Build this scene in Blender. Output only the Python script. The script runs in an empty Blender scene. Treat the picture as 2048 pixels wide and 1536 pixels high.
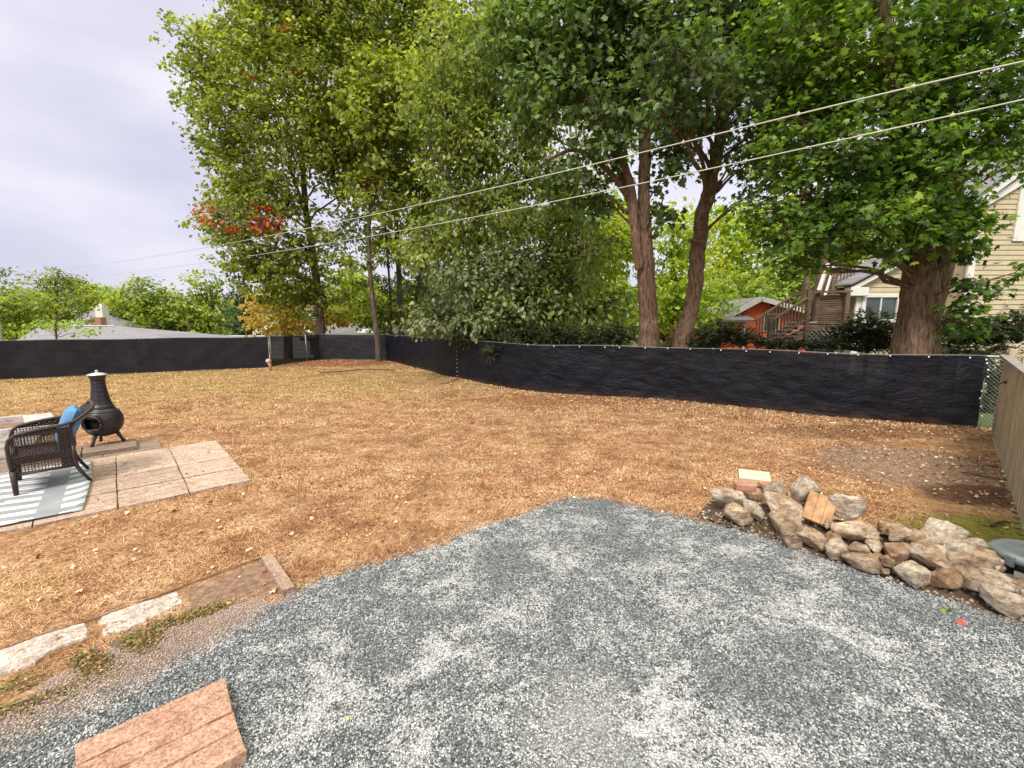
import bpy, math, random
import numpy as np
from mathutils import Vector, Matrix
rng = np.random.default_rng(7); random.seed(7)
SC = bpy.context.scene; COL = SC.collection
PI = math.pi
# ------------------------------------------------------------------ camera
F = 880.0; CAM_H = 1.75; PITCH = math.atan(124 / F)
cd = bpy.data.cameras.new('camera'); cam = bpy.data.objects.new('camera', cd); COL.objects.link(cam)
cd.sensor_width = 36; cd.lens = F / 2048 * 36; cd.clip_start = 0.05; cd.clip_end = 3000
cam.location = (0, 0, CAM_H); cam.rotation_euler = (PI / 2 - PITCH, 0, 0); SC.camera = cam
# ------------------------------------------------------------------ world
SUN_EL, SUN_ROT = 50, 200
wd = bpy.data.worlds.new('World'); SC.world = wd; wd.use_nodes = True
nt = wd.node_tree; nt.nodes.clear()
def wn(t, **k):
    n = nt.nodes.new(t)
    for a, b in k.items(): setattr(n, a, b)
    return n
sky = wn('ShaderNodeTexSky', sky_type='NISHITA', sun_disc=False, sun_elevation=math.radians(SUN_EL), sun_rotation=math.radians(SUN_ROT))
tc = wn('ShaderNodeTexCoord'); nz = wn('ShaderNodeTexNoise'); nz.inputs['Scale'].default_value = 1.6; nz.inputs['Detail'].default_value = 5
mp = wn('ShaderNodeMapping'); mp.inputs['Scale'].default_value = (1, 1, 2.2); mp.inputs['Location'].default_value = (3.3, 1.1, 0)
rp = wn('ShaderNodeValToRGB'); rp.color_ramp.elements[0].position = .36; rp.color_ramp.elements[1].position = .66
rp.color_ramp.elements[0].color = (3.9, 3.8, 4.75, 1); rp.color_ramp.elements[1].color = (5.9, 5.8, 6.2, 1)
mx = wn('ShaderNodeMixRGB'); mx.inputs[0].default_value = .93
bg = wn('ShaderNodeBackground'); bg.inputs[1].default_value = .1; ow = wn('ShaderNodeOutputWorld')
L = nt.links.new
L(tc.outputs['Generated'], mp.inputs[0]); L(mp.outputs[0], nz.inputs[0]); L(nz.outputs[0], rp.inputs[0])
sxyz = wn('ShaderNodeSeparateXYZ'); zr = wn('ShaderNodeMapRange', interpolation_type='SMOOTHSTEP'); zm = wn('ShaderNodeMixRGB', blend_type='MULTIPLY'); zm.inputs[0].default_value = 1
L(tc.outputs['Generated'], sxyz.inputs[0]); L(sxyz.outputs[2], zr.inputs[0])   # an overcast sky is brightest overhead
for i_, v_ in ((1, .5), (2, .95), (3, 0.), (4, 1.)): zr.inputs[i_].default_value = v_
zc = wn('ShaderNodeMixRGB'); zc.inputs[1].default_value = (1, 1, 1, 1); zc.inputs[2].default_value = (2.9, 2.85, 2.1, 1); L(zr.outputs[0], zc.inputs[0])
L(rp.outputs[0], zm.inputs[1]); L(zc.outputs[0], zm.inputs[2])
L(sky.outputs[0], mx.inputs[1]); L(zm.outputs[0], mx.inputs[2]); L(mx.outputs[0], bg.inputs[0]); L(bg.outputs[0], ow.inputs[0])
# ------------------------------------------------------------------ sun
sd = bpy.data.lights.new('sun', 'SUN'); so = bpy.data.objects.new('sun', sd); COL.objects.link(so)
sd.energy = 2.2; sd.angle = math.radians(20); sd.color = (1, .95, .86)
sdir = Vector((math.sin(math.radians(SUN_ROT)) * math.cos(math.radians(SUN_EL)), math.cos(math.radians(SUN_ROT)) * math.cos(math.radians(SUN_EL)), math.sin(math.radians(SUN_EL))))
so.rotation_euler = sdir.to_track_quat('Z', 'Y').to_euler()
SC.view_settings.view_transform = 'Standard'; SC.view_settings.look = 'None'; SC.view_settings.exposure = 0.85; SC.view_settings.gamma = 1
SC.render.resolution_x = 1024; SC.render.resolution_y = 768
# ------------------------------------------------------------------ pixel -> place
def ray(x, y):
    a, b = (x - 1024) / F, -(y - 768) / F
    return np.array((a, math.cos(PITCH) + b * math.sin(PITCH), -math.sin(PITCH) + b * math.cos(PITCH)))
def G(x, y, z=0.0):
    d = ray(x, y); t = (z - CAM_H) / d[2]; return np.array((d[0] * t, d[1] * t, z))
def W(x, y, Y):
    d = ray(x, y); t = Y / d[1]; return np.array((d[0] * t, Y, CAM_H + d[2] * t))
# ------------------------------------------------------------------ mesh helpers
class MB:
    def __init__(s): s.v = []; s.f = []; s.n = 0
    def add(s, v, f):
        v = np.asarray(v, float).reshape(-1, 3); s.v.append(v)
        s.f += [tuple(int(i) + s.n for i in q) for q in f]; s.n += len(v); return s
    def box(s, c, d, R=None, bev=0):
        x, y, z = np.array(d) / 2
        v = np.array([(-x, -y, -z), (x, -y, -z), (x, y, -z), (-x, y, -z), (-x, -y, z), (x, -y, z), (x, y, z), (-x, y, z)])
        if R is not None: v = v @ np.array(R).T
        return s.add(v + np.array(c), [(0, 3, 2, 1), (4, 5, 6, 7), (0, 1, 5, 4), (1, 2, 6, 5), (2, 3, 7, 6), (3, 0, 4, 7)])
    def bar(s, a, b, w, h=None, up=(0, 0, 1)):
        a = np.array(a, float); b = np.array(b, float); h = h or w; d = b - a; l = np.linalg.norm(d); d /= l
        u = np.array(up, float)
        if abs(d @ u) > .99: u = np.array((1., 0, 0))
        r = np.cross(d, u); r /= np.linalg.norm(r); u = np.cross(r, d)
        return s.box((a + b) / 2, (w, l, h), np.array([r, d, u]).T)
    def tube(s, pts, rad, n=8, cap=True, lump=0, seed=0):
        P = np.array(pts, float); k = len(P); R = np.broadcast_to(np.array(rad, float), (k,)) if np.ndim(rad) < 1 else np.array(rad, float)
        T = np.gradient(P, axis=0); T /= np.linalg.norm(T, axis=1)[:, None] + 1e-9
        ref = np.array((0.3, .2, 1.)) if abs(T[0][2]) < .8 else np.array((1., .2, .1))
        A = np.cross(T, ref); A /= np.linalg.norm(A, axis=1)[:, None] + 1e-9; B = np.cross(T, A)
        th = np.linspace(0, 2 * PI, n, endpoint=False)
        m = np.ones((k, n))
        if lump:
            j = np.arange(k)[:, None] / 3.
            m += lump * (np.sin(th * 3 + seed + j * .3) * .5 + np.sin(th * 7 + seed * 2 + j * .15) * .5 + np.sin(th * 13 + j * .2 + seed) * .4)
        V = P[:, None, :] + (R[:, None] * m)[:, :, None] * (np.cos(th)[None, :, None] * A[:, None, :] + np.sin(th)[None, :, None] * B[:, None, :])
        f = [(i * n + j, i * n + (j + 1) % n, (i + 1) * n + (j + 1) % n, (i + 1) * n + j) for i in range(k - 1) for j in range(n)]
        if cap: f += [tuple(range(n))[::-1], tuple((k - 1) * n + j for j in range(n))]
        return s.add(V, f)
    def lathe(s, prof, c=(0, 0, 0), n=32):
        V = []; th = np.linspace(0, 2 * PI, n, endpoint=False)
        for r, z in prof: V.append(np.stack([c[0] + r * np.cos(th), c[1] + r * np.sin(th), np.full(n, c[2] + z)], 1))
        k = len(prof)
        f = [(i * n + j, i * n + (j + 1) % n, (i + 1) * n + (j + 1) % n, (i + 1) * n + j) for i in range(k - 1) for j in range(n)]
        f += [tuple(range(n))[::-1], tuple((k - 1) * n + j for j in range(n))]
        return s.add(np.concatenate(V), f)
    def arr(s): return np.concatenate(s.v), s.f
def raw_mesh(name, V, faces, mat, smooth=False):
    me = bpy.data.meshes.new(name); V = np.asarray(V, np.float32)
    if isinstance(faces, np.ndarray):
        k = faces.shape[1]; nf = len(faces)
        me.vertices.add(len(V)); me.vertices.foreach_set('co', V.ravel())
        me.loops.add(nf * k); me.loops.foreach_set('vertex_index', faces.astype(np.int32).ravel())
        me.polygons.add(nf); me.polygons.foreach_set('loop_start', np.arange(0, nf * k, k, dtype=np.int32))
        me.update(calc_edges=True)
    else:
        me.from_pydata(V.tolist(), [], faces); me.update()
    if smooth: me.polygons.foreach_set('use_smooth', np.ones(len(me.polygons), bool))
    for m in (mat if isinstance(mat, (list, tuple)) else [mat]): me.materials.append(m)
    return me
def obj(name, mb, mat, parent=None, smooth=False, world=True, label=None, cat=None, group=None, kind=None, bevel=0, solid=0, loc=None):
    V, f = mb.arr() if isinstance(mb, MB) else mb
    V = np.array(V, float)
    if loc is not None: V = V - np.array(loc)
    if parent is not None and world: V = V - np.array(root_loc(parent))
    o = bpy.data.objects.new(name, raw_mesh(name, V, f, mat, smooth)); COL.objects.link(o)
    if loc is not None: o.location = loc
    if parent is not None: o.parent = parent
    if bevel:
        b = o.modifiers.new('bevel', 'BEVEL'); b.width = bevel; b.segments = 2; b.limit_method = 'ANGLE'
    if solid:
        b = o.modifiers.new('solid', 'SOLIDIFY'); b.thickness = solid
    tag(o, label, cat, group, kind); return o
def root_loc(p):
    l = Vector((0, 0, 0))
    while p is not None: l = l + p.location; p = p.parent
    return l
def tag(o, label=None, cat=None, group=None, kind=None):
    if label: o['label'] = label
    if cat: o['category'] = cat
    if group: o['group'] = group
    if kind: o['kind'] = kind
    return o
def empty(name, loc, label, cat, group=None, rz=0):
    o = bpy.data.objects.new(name, None); COL.objects.link(o); o.location = loc; o.rotation_euler = (0, 0, rz); o.empty_display_size = .2
    return tag(o, label, cat, group)
def inpoly(P, poly):
    x, y = P[:, 0], P[:, 1]; r = np.zeros(len(P), bool); n = len(poly)
    for i in range(n):
        x1, y1 = poly[i][:2]; x2, y2 = poly[(i + 1) % n][:2]
        c = ((y1 > y) != (y2 > y)) & (x < (x2 - x1) * (y - y1) / (y2 - y1 + 1e-12) + x1); r ^= c
    return r
# ------------------------------------------------------------------ materials
class NT:
    def __init__(s, name):
        s.m = bpy.data.materials.new(name); s.m.use_nodes = True; s.t = s.m.node_tree; s.t.nodes.clear()
        s.out = s.n('ShaderNodeOutputMaterial')
    def n(s, t, **k):
        n = s.t.nodes.new(t)
        for a, b in k.items(): setattr(n, a, b)
        return n
    def l(s, a, b): s.t.links.new(a, b)
    def co(s, kind='Object', scale=(1, 1, 1), rot=(0, 0, 0)):
        c = s.n('ShaderNodeTexCoord'); m = s.n('ShaderNodeMapping'); m.inputs['Scale'].default_value = scale; m.inputs['Rotation'].default_value = rot
        s.l(c.outputs[kind], m.inputs[0]); return m.outputs[0]
    def wpos(s, scale=(1, 1, 1), rot=(0, 0, 0)):
        c = s.n('ShaderNodeNewGeometry'); m = s.n('ShaderNodeMapping'); m.inputs['Scale'].default_value = scale; m.inputs['Rotation'].default_value = rot
        s.l(c.outputs['Position'], m.inputs[0]); return m.outputs[0]
    def noise(s, vec, scale, detail=4, rough=.55, dist=0):
        n = s.n('ShaderNodeTexNoise'); n.inputs['Scale'].default_value = scale; n.inputs['Detail'].default_value = detail
        n.inputs['Roughness'].default_value = rough; n.inputs['Distortion'].default_value = dist; s.l(vec, n.inputs['Vector']); return n.outputs[0]
    def vor(s, vec, scale, feat='F1', out=0):
        n = s.n('ShaderNodeTexVoronoi', feature=feat); n.inputs['Scale'].default_value = scale; s.l(vec, n.inputs['Vector']); return n.outputs[out]
    def ramp(s, x, stops, interp='LINEAR'):
        r = s.n('ShaderNodeValToRGB'); e = r.color_ramp.elements; r.color_ramp.interpolation = interp
        while len(e) < len(stops): e.new(.5)
        for i, (p, c) in enumerate(stops):
            e[i].position = p; e[i].color = tuple(c) + (1,) if len(c) == 3 else c
        s.l(x, r.inputs[0]); return r.outputs[0]
    def g(s, x, a, b):
        m = s.n('ShaderNodeMapRange', interpolation_type='SMOOTHSTEP'); s.l(x, m.inputs[0]); m.inputs[1].default_value = a; m.inputs[2].default_value = b; return m.outputs[0]
    def mix(s, f, a, b, mode='MIX'):
        m = s.n('ShaderNodeMixRGB', blend_type=mode)
        for i, v in ((0, f), (1, a), (2, b)):
            if isinstance(v, (int, float)): m.inputs[i].default_value = v
            elif isinstance(v, (tuple, list)): m.inputs[i].default_value = tuple(v) + (1,)
            else: s.l(v, m.inputs[i])
        return m.outputs[0]
    def math(s, op, a, b=0.):
        m = s.n('ShaderNodeMath', operation=op)
        for i, v in ((0, a), (1, b)):
            if isinstance(v, (int, float)): m.inputs[i].default_value = v
            else: s.l(v, m.inputs[i])
        return m.outputs[0]
    def rand(s): return s.n('ShaderNodeNewGeometry').outputs['Random Per Island']
    def orand(s): return s.n('ShaderNodeObjectInfo').outputs['Random']
    def pbr(s, col, rough=.8, bump=None, bs=.3, bd=.01, metal=0, spec=.3):
        p = s.n('ShaderNodeBsdfPrincipled')
        if isinstance(col, (tuple, list)): p.inputs['Base Color'].default_value = tuple(col) + (1,)
        else: s.l(col, p.inputs['Base Color'])
        if isinstance(rough, (int, float)): p.inputs['Roughness'].default_value = rough
        else: s.l(rough, p.inputs['Roughness'])
        p.inputs['Metallic'].default_value = metal; p.inputs['Specular IOR Level'].default_value = spec
        if bump is not None:
            b = s.n('ShaderNodeBump'); b.inputs['Strength'].default_value = bs; b.inputs['Distance'].default_value = bd
            s.l(bump, b.inputs['Height']); s.l(b.outputs[0], p.inputs['Normal'])
        s.l(p.outputs[0], s.out.inputs[0]); return p
def simple(name, c, rough=.7, var=.25, scale=20, bs=.2, metal=0, spec=.3, bd=.003):
    m = NT(name); v = m.co(); n = m.noise(v, scale, 6); c = np.array(c)
    m.pbr(m.ramp(n, [(.3, tuple(c * (1 - var))), (.7, tuple(np.minimum(c * (1 + var), 1)))]), rough, n, bs, bd, metal, spec); return m.m
def leafmat(name, cols, trans=.35, nscale=.5, tcol=None, gloss=.35):
    m = NT(name); r = m.rand(); v = m.co(); n = m.noise(v, nscale, 2)
    f = m.math('ADD', m.math('MULTIPLY', r, .6), m.math('MULTIPLY', m.math('SUBTRACT', n, .5), 1.2)); f = m.math('ADD', f, .2)
    k = len(cols); c = m.ramp(f, [(i / (k - 1) * .8 + .1, cols[i]) for i in range(k)])
    p = m.pbr(c, .5, spec=gloss); t = m.n('ShaderNodeBsdfTranslucent')
    tc_ = m.mix(1, c, tcol or (1.5, 1.6, .6), 'MULTIPLY'); m.l(tc_, t.inputs[0])
    x = m.n('ShaderNodeMixShader'); x.inputs[0].default_value = trans; m.l(p.outputs[0], x.inputs[1]); m.l(t.outputs[0], x.inputs[2]); m.l(x.outputs[0], m.out.inputs[0])
    return m.m
def lawncol(m):
    v = m.wpos()
    a = m.noise(v, .55, 5, .6, .4); b = m.noise(v, 2.6, 5, .65); 
    c = m.ramp(b, [(.3, (.32, .16, .08)), (.48, (.52, .30, .16)), (.68, (.68, .46, .28))])
    # olive patches towards the far left, where the turf is still alive
    s = m.n('ShaderNodeSeparateXYZ'); m.l(v, s.inputs[0])
    far = m.math('ADD', m.math('MULTIPLY', s.outputs[1], .075), m.math('MULTIPLY', s.outputs[0], -.035))
    g = m.math('MULTIPLY', m.g(m.math('ADD', m.math('MULTIPLY', a, 1.6), far), 1.42, 2.0), .42)
    c = m.mix(g, c, (.47, .38, .13))
    g2 = m.g(m.noise(v, 1.3, 3, .6, .3), .53, .72); c = m.mix(m.math('MULTIPLY', g2, .35), c, (.50, .40, .13))
    g3 = m.g(m.noise(v, .9, 5, .7, .8), .50, .66); c = m.mix(m.math('MULTIPLY', g3, .6), c, (.30, .145, .075))
    g4 = m.g(m.noise(v, .35, 3, .6, .4), .50, .68); c = m.mix(m.math('MULTIPLY', g4, .35), c, (.66, .45, .26))
    # green strip by the gate
    dx = m.math('SUBTRACT', s.outputs[0], 3.95); dy = m.math('SUBTRACT', s.outputs[1], 3.35)
    d = m.math('SQRT', m.math('ADD', m.math('MULTIPLY', dx, dx), m.math('MULTIPLY', m.math('MULTIPLY', dy, dy), 3.)))
    c = m.mix(m.g(m.math('SUBTRACT', 1.25, m.math('ADD', d, m.math('MULTIPLY', b, .5))), 0, .35), c, (.30, .30, .07))
    # bare trodden earth near the gate
    def patch(c, px, py, rx, ry, col, k=1.):
        ux = m.math('DIVIDE', m.math('SUBTRACT', s.outputs[0], px), rx); uy = m.math('DIVIDE', m.math('SUBTRACT', s.outputs[1], py), ry)
        q = m.math('ADD', m.math('ADD', m.math('MULTIPLY', ux, ux), m.math('MULTIPLY', uy, uy)), m.math('MULTIPLY', b, 1.1))
        return m.mix(m.math('MULTIPLY', m.g(m.math('SUBTRACT', 1.8, q), 0, .7), k), c, col)
    c = patch(c, 5.0, 5.2, 1.15, .95, (.37, .26, .19), .85); c = patch(c, 4.75, 4.3, .6, .33, (.16, .09, .06), .9)
    c = patch(c, 5.5, 6.9, 1.6, .5, (.27, .15, .08), .7); c = patch(c, -7.4, 18.4, 2.6, 1.5, (.34, .15, .07), .9); c = patch(c, 1.5, 9.8, 3, .6, (.38, .19, .09), .7)
    c = patch(c, 2.9, 3.9, 1.1, .8, (.38, .21, .11), .5)
    return c, b, v
m = NT('dry_lawn'); c, b, v = lawncol(m); n2 = m.noise(v, 60, 4, .7); n3 = m.noise(v, 14, 4, .7)
c = m.mix(.75, c, m.ramp(n2, [(.38, (.22, .17, .13)), (.6, (1, 1, 1))]), 'MULTIPLY'); c = m.mix(.6, c, m.ramp(n3, [(.38, (.35, .28, .22)), (.58, (1, 1, 1))]), 'MULTIPLY')
m.pbr(c, .95, n2, .6, .02, spec=.1); M_LAWN = m.m
m = NT('dry_grass_blades'); c, b, v = lawncol(m); r = m.rand()
c = m.mix(1, c, m.ramp(r, [(0, (.07, .045, .03)), (.25, (.5, .4, .32)), (.5, (1.02, .98, .95)), (1, (1.65, 1.68, 1.7))]), 'MULTIPLY')
p = m.pbr(c, .8, spec=.15); M_BLADE = m.m
m = NT('ground_beyond'); v = m.wpos(); n = m.noise(v, .3, 6, .6); c = m.ramp(n, [(.35, (.05, .07, .025)), (.55, (.11, .13, .05)), (.7, (.17, .13, .08))]); m.pbr(c, .95, m.noise(v, 8, 4), .5, .05, spec=.1); M_GROUND = m.m
def gravcol(m, fine):
    v = m.wpos(); a = m.noise(v, 1.9, 7, .74, .6); a2 = m.noise(m.wpos((1, 1.6, 1), (0, 0, .6)), 7.5, 6, .75, .5)
    dust = m.g(m.math('ADD', m.math('ADD', m.math('MULTIPLY', a, .55), m.math('MULTIPLY', a2, .35)), m.math('MULTIPLY', m.math('SUBTRACT', fine, .5), .12)), .42, .55)
    c = m.ramp(fine, [(0, (.075, .08, .082)), (.3, (.14, .15, .154)), (.6, (.225, .238, .243)), (.85, (.31, .33, .338)), (1, (.50, .515, .52))])
    c = m.mix(m.math('MULTIPLY', dust, .84), c, (.70, .70, .69))
    s = m.n('ShaderNodeSeparateXYZ'); m.l(v, s.inputs[0])
    # pale fines in a patch in the foreground
    ux = m.math('SUBTRACT', s.outputs[0], .3); uy = m.math('SUBTRACT', s.outputs[1], 1.65)
    q = m.math('ADD', m.math('MULTIPLY', m.math('MULTIPLY', ux, ux), 6.), m.math('MULTIPLY', m.math('MULTIPLY', uy, uy), 5.))
    c = m.mix(m.math('MULTIPLY', m.g(m.math('SUBTRACT', 2.0, m.math('ADD', m.math('MULTIPLY', q, .8), m.math('ADD', m.math('MULTIPLY', a, 3.), m.math('MULTIPLY', a2, 2.5)))), -1.35, -.25), .35), c, (.72, .71, .66))
    # earth mixed in along the left edging
    e = m.math('ADD', m.math('MULTIPLY', m.math('SUBTRACT', s.outputs[1], s.outputs[0]), .707), m.math('SUBTRACT', m.math('MULTIPLY', a2, .5), m.math('MULTIPLY', m.g(s.outputs[0], -1.9, -.7), .55)))
    c = m.mix(m.math('MULTIPLY', m.g(e, 2.72, 3.08), .85), c, (.42, .30, .235))
    return c, v
m = NT('gravel_bed'); v0 = m.wpos(); vr = m.vor(v0, 95, 'F1', 1); sp = m.n('ShaderNodeSeparateColor'); m.l(vr, sp.inputs[0])
c, v = gravcol(m, sp.outputs[0]); d = m.vor(v0, 95, 'F1', 0); c = m.mix(.75, c, m.ramp(d, [(.2, (1, 1, 1)), (.75, (.35, .35, .36))]), 'MULTIPLY')
m.pbr(c, .9, m.math('SUBTRACT', 1., d), .9, .01, spec=.2); M_GRAVEL = m.m
m = NT('gravel_chips'); c, v = gravcol(m, m.rand()); m.pbr(c, .85, spec=.25); M_CHIP = m.m
m = NT('soil'); v = m.wpos(); n = m.noise(v, 22, 6, .7); m.pbr(m.ramp(n, [(.3, (.12, .07, .045)), (.6, (.30, .19, .13)), (.75, (.45, .33, .25))]), .95, n, .8, .02, spec=.1); M_SOIL = m.m
def concrete(name, a, b, dirt=(.25, .17, .12), k=.5):
    m = NT(name); v = m.wpos(); n = m.noise(v, 5, 6, .7); n2 = m.noise(v, 90, 3, .7); n3 = m.noise(v, 14, 5, .75, .8)
    c = m.ramp(n, [(.3, a), (.65, b)]); c = m.mix(m.math('MULTIPLY', m.g(n3, .5, .68), k), c, dirt)
    c = m.mix(.75, c, m.ramp(n2, [(.36, (.42, .38, .35)), (.55, (1, 1, 1))]), 'MULTIPLY'); c = m.mix(.6, c, m.ramp(m.noise(v, 38, 5, .8), [(.4, (.5, .46, .43)), (.56, (1, 1, 1))]), 'MULTIPLY')
    c = m.mix(1, c, m.ramp(m.orand(), [(0, (.88, .86, .86)), (1, (1.1, 1.1, 1.1))]), 'MULTIPLY')
    m.pbr(c, .9, m.math('ADD', n2, n3), .8, .009, spec=.15); return m.m
M_SLAB = concrete('pink_concrete', (.50, .36, .27), (.68, .53, .43), (.28, .18, .12), k=.55)
M_SLABG = concrete('grey_concrete', (.25, .18, .135), (.38, .29, .235), k=.5)
M_PAVER = concrete('tan_concrete', (.44, .25, .175), (.60, .38, .28), (.27, .14, .09), .5)
M_SLABW = concrete('pale_stone', (.48, .38, .32), (.78, .70, .64), (.26, .165, .12), .9)
M_PALE = simple('pale_block', (.66, .56, .36), .9, .1, 30)
M_TANB = simple('tan_block', (.40, .235, .12), .9, .35, 14, .6)
M_BRICKR = simple('red_brick', (.40, .20, .135), .9, .3, 15, .6)
def rockmat(name, a, b, c3):
    m = NT(name); v = m.wpos(); n = m.noise(v, 9, 8, .72, .6); n2 = m.noise(v, 45, 6, .75); w = m.noise(m.co('Object', (9, 9, 22), (.5, .3, 0)), 1.6, 8, .8, .9)
    c = m.ramp(n, [(.32, a), (.5, b), (.66, c3)]); c = m.mix(.7, c, m.ramp(w, [(.40, (.20, .125, .09)), (.50, (.85, .8, .75)), (.6, (1.12, 1.12, 1.12))]), 'MULTIPLY')
    c = m.mix(1, c, m.ramp(m.orand(), [(0, (.75, .7, .66)), (1, (1.12, 1.1, 1.08))]), 'MULTIPLY')
    m.pbr(c, .9, m.math('ADD', m.math('MULTIPLY', w, 1.4), m.math('ADD', n, m.math('MULTIPLY', n2, .5))), 1., .028, spec=.2); return m.m
M_ROCK = rockmat('fieldstone', (.40, .26, .165), (.68, .54, .39), (.86, .77, .64))
M_ROCKP = rockmat('pale_fieldstone', (.54, .42, .31), (.82, .72, .59), (.92, .87, .78))
M_ROCKR = rockmat('rusty_fieldstone', (.34, .19, .115), (.56, .38, .25), (.72, .58, .43))
def bark(name, a, b, sc=1.):
    m = NT(name); v = m.wpos((1, 1, .13)); n = m.noise(v, 26 * sc, 8, .72, .35); n2 = m.noise(m.wpos(), 3, 4)
    c = m.ramp(n, [(.36, tuple(np.array(a) * .35)), (.47, a), (.68, b)]); c = m.mix(.35, c, m.ramp(n2, [(.35, (.6, .62, .55)), (.65, (1.1, 1.05, 1))]), 'MULTIPLY')
    m.pbr(c, .95, n, 1., .035, spec=.1); return m.m
M_BARKR = bark('red_brown_bark', (.19, .115, .075), (.42, .29, .20), 1.3)
M_BARK = bark('brown_bark', (.17, .105, .07), (.34, .235, .17))
M_BARKD = bark('grey_bark', (.10, .075, .055), (.24, .19, .15))
M_TWIG = simple('twig_bark', (.12, .085, .06), .9, .3, 8)
# leaves
LF_A = leafmat('olive_leaves', [(.06, .072, .017), (.16, .19, .035), (.32, .36, .062), (.50, .51, .12)], .46)
LF_DK = leafmat('dark_leaves', [(.03, .055, .018), (.07, .115, .035), (.14, .21, .065), (.28, .37, .13)], .4)
LF_BG = leafmat('maple_leaves', [(.025, .05, .01), (.06, .12, .016), (.14, .24, .028), (.31, .42, .05)], .42)
LF_GR = leafmat('grey_green_leaves', [(.07, .09, .04), (.14, .175, .075), (.24, .285, .13), (.40, .44, .24)], .32)
LF_YG = leafmat('yellow_green_leaves', [(.12, .22, .03), (.27, .38, .04), (.46, .52, .05), (.62, .56, .07)], .45)
LF_LG = leafmat('light_green_leaves', [(.13, .19, .04), (.26, .35, .07), (.38, .47, .11), (.48, .54, .16)], .4)
LF_MG = leafmat('mid_green_leaves', [(.07, .10, .018), (.17, .23, .032), (.32, .38, .055), (.50, .51, .09)], .42)
LF_OR = leafmat('autumn_leaves', [(.20, .18, .035), (.42, .30, .05), (.60, .38, .08), (.64, .48, .14)], .4)
LF_OL = leafmat('deep_olive_leaves', [(.065, .085, .022), (.15, .19, .045), (.29, .34, .085), (.46, .50, .16)], .45)
LF_RD = leafmat('red_leaves', [(.55, .06, .03), (.68, .11, .04), (.60, .24, .05), (.62, .38, .08)], .4, tcol=(1.2, .9, .6))
LF_YEW = leafmat('yew_needles', [(.018, .032, .014), (.04, .062, .024), (.085, .11, .04), (.15, .17, .075)], .15)
LF_CON = leafmat('conifer_needles', [(.03, .055, .02), (.06, .10, .032), (.11, .165, .05)], .2)
m = NT('fallen_leaves'); r = m.rand(); m.pbr(m.ramp(r, [(0, (.17, .07, .035)), (.35, (.36, .18, .09)), (.7, (.58, .38, .22)), (1, (.74, .58, .40))]), .8, spec=.2); M_LITTER = m.m
m = NT('moss_and_weeds'); r = m.rand(); m.pbr(m.ramp(r, [(0, (.06, .07, .018)), (.45, (.17, .165, .04)), (.75, (.30, .17, .08)), (1, (.50, .30, .16))]), .8, spec=.2); M_WEED = m.m
# manufactured
m = NT('privacy_mesh'); v = m.co('Object'); w = m.wpos((1, 1, 2.)); n = m.noise(w, 3.1, 8, .66, .5); n2 = m.noise(m.wpos((60, 60, 60)), 6, 2)
s = m.n('ShaderNodeSeparateXYZ'); m.l(m.wpos(), s.inputs[0])
c = m.ramp(n, [(.3, (.0015, .0018, .005)), (.65, (.006, .0065, .014))]); c = m.mix(m.math('MULTIPLY', m.g(m.math('ADD', m.math('MULTIPLY', s.outputs[2], -2.6), n), .05, .6), .5), c, (.075, .035, .025))
pp = m.pbr(c, .5, n, .9, .07, spec=.2); tr = m.n('ShaderNodeBsdfTransparent'); x = m.n('ShaderNodeMixShader'); x.inputs[0].default_value = .025
m.l(pp.outputs[0], x.inputs[1]); m.l(tr.outputs[0], x.inputs[2]); m.l(x.outputs[0], m.out.inputs[0]); M_SCREEN = m.m
m = NT('sheer_privacy_mesh'); n = m.noise(m.wpos(), 3, 6, .7, 1); c = m.ramp(n, [(.3, (.008, .008, .014)), (.7, (.03, .028, .035))]); pp = m.pbr(c, .6, n, .4, .04, spec=.2)
tr = m.n('ShaderNodeBsdfTransparent'); x = m.n('ShaderNodeMixShader'); x.inputs[0].default_value = .06; m.l(pp.outputs[0], x.inputs[1]); m.l(tr.outputs[0], x.inputs[2]); m.l(x.outputs[0], m.out.inputs[0]); M_SHEER = m.m
m = NT('grey_privacy_mesh'); n = m.noise(m.wpos((1, 1, .4)), 2.5, 6, .6, .5); c = m.ramp(n, [(.3, (.011, .0095, .013)), (.7, (.022, .019, .024))]); m.pbr(c, .7, n, .3, .03, spec=.2); M_SCREENG = m.m
M_STEEL = simple('galvanised_steel', (.42, .42, .40), .45, .15, 30, metal=.6)
M_RAIL = simple('dull_rail', (.20, .20, .19), .5, .2, 30, metal=.5)
M_WHITE = simple('white_plastic', (.82, .82, .80), .5, .05, 10)
M_IRON = simple('dark_cast_metal', (.045, .038, .042), .42, .3, 45, .25, metal=.55, spec=.5)
M_LID = simple('pale_metal_lid', (.50, .54, .55), .4, .2, 25, metal=.5)
M_SOOT = simple('soot', (.01, .008, .008), .9, .3, 20)
M_WICK = simple('brown_wicker', (.035, .021, .018), .5, .35, 120, .4, spec=.4)
M_PILLOW = simple('blue_fabric', (.10, .24, .42), .85, .25, 60, .5)
M_BLACKP = simple('black_plastic', (.012, .012, .016), .35, .2, 10, spec=.5)
M_GLASSY = simple('clear_grey_plastic', (.30, .35, .37), .25, .25, 5, spec=.6)
M_WIRE = simple('cable_sheath', (.50, .51, .42), .6, .15, 3)
M_DARK = simple('painted_under_stair_shade', (.02, .022, .02), .4, .3, 3, spec=.6)
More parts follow.
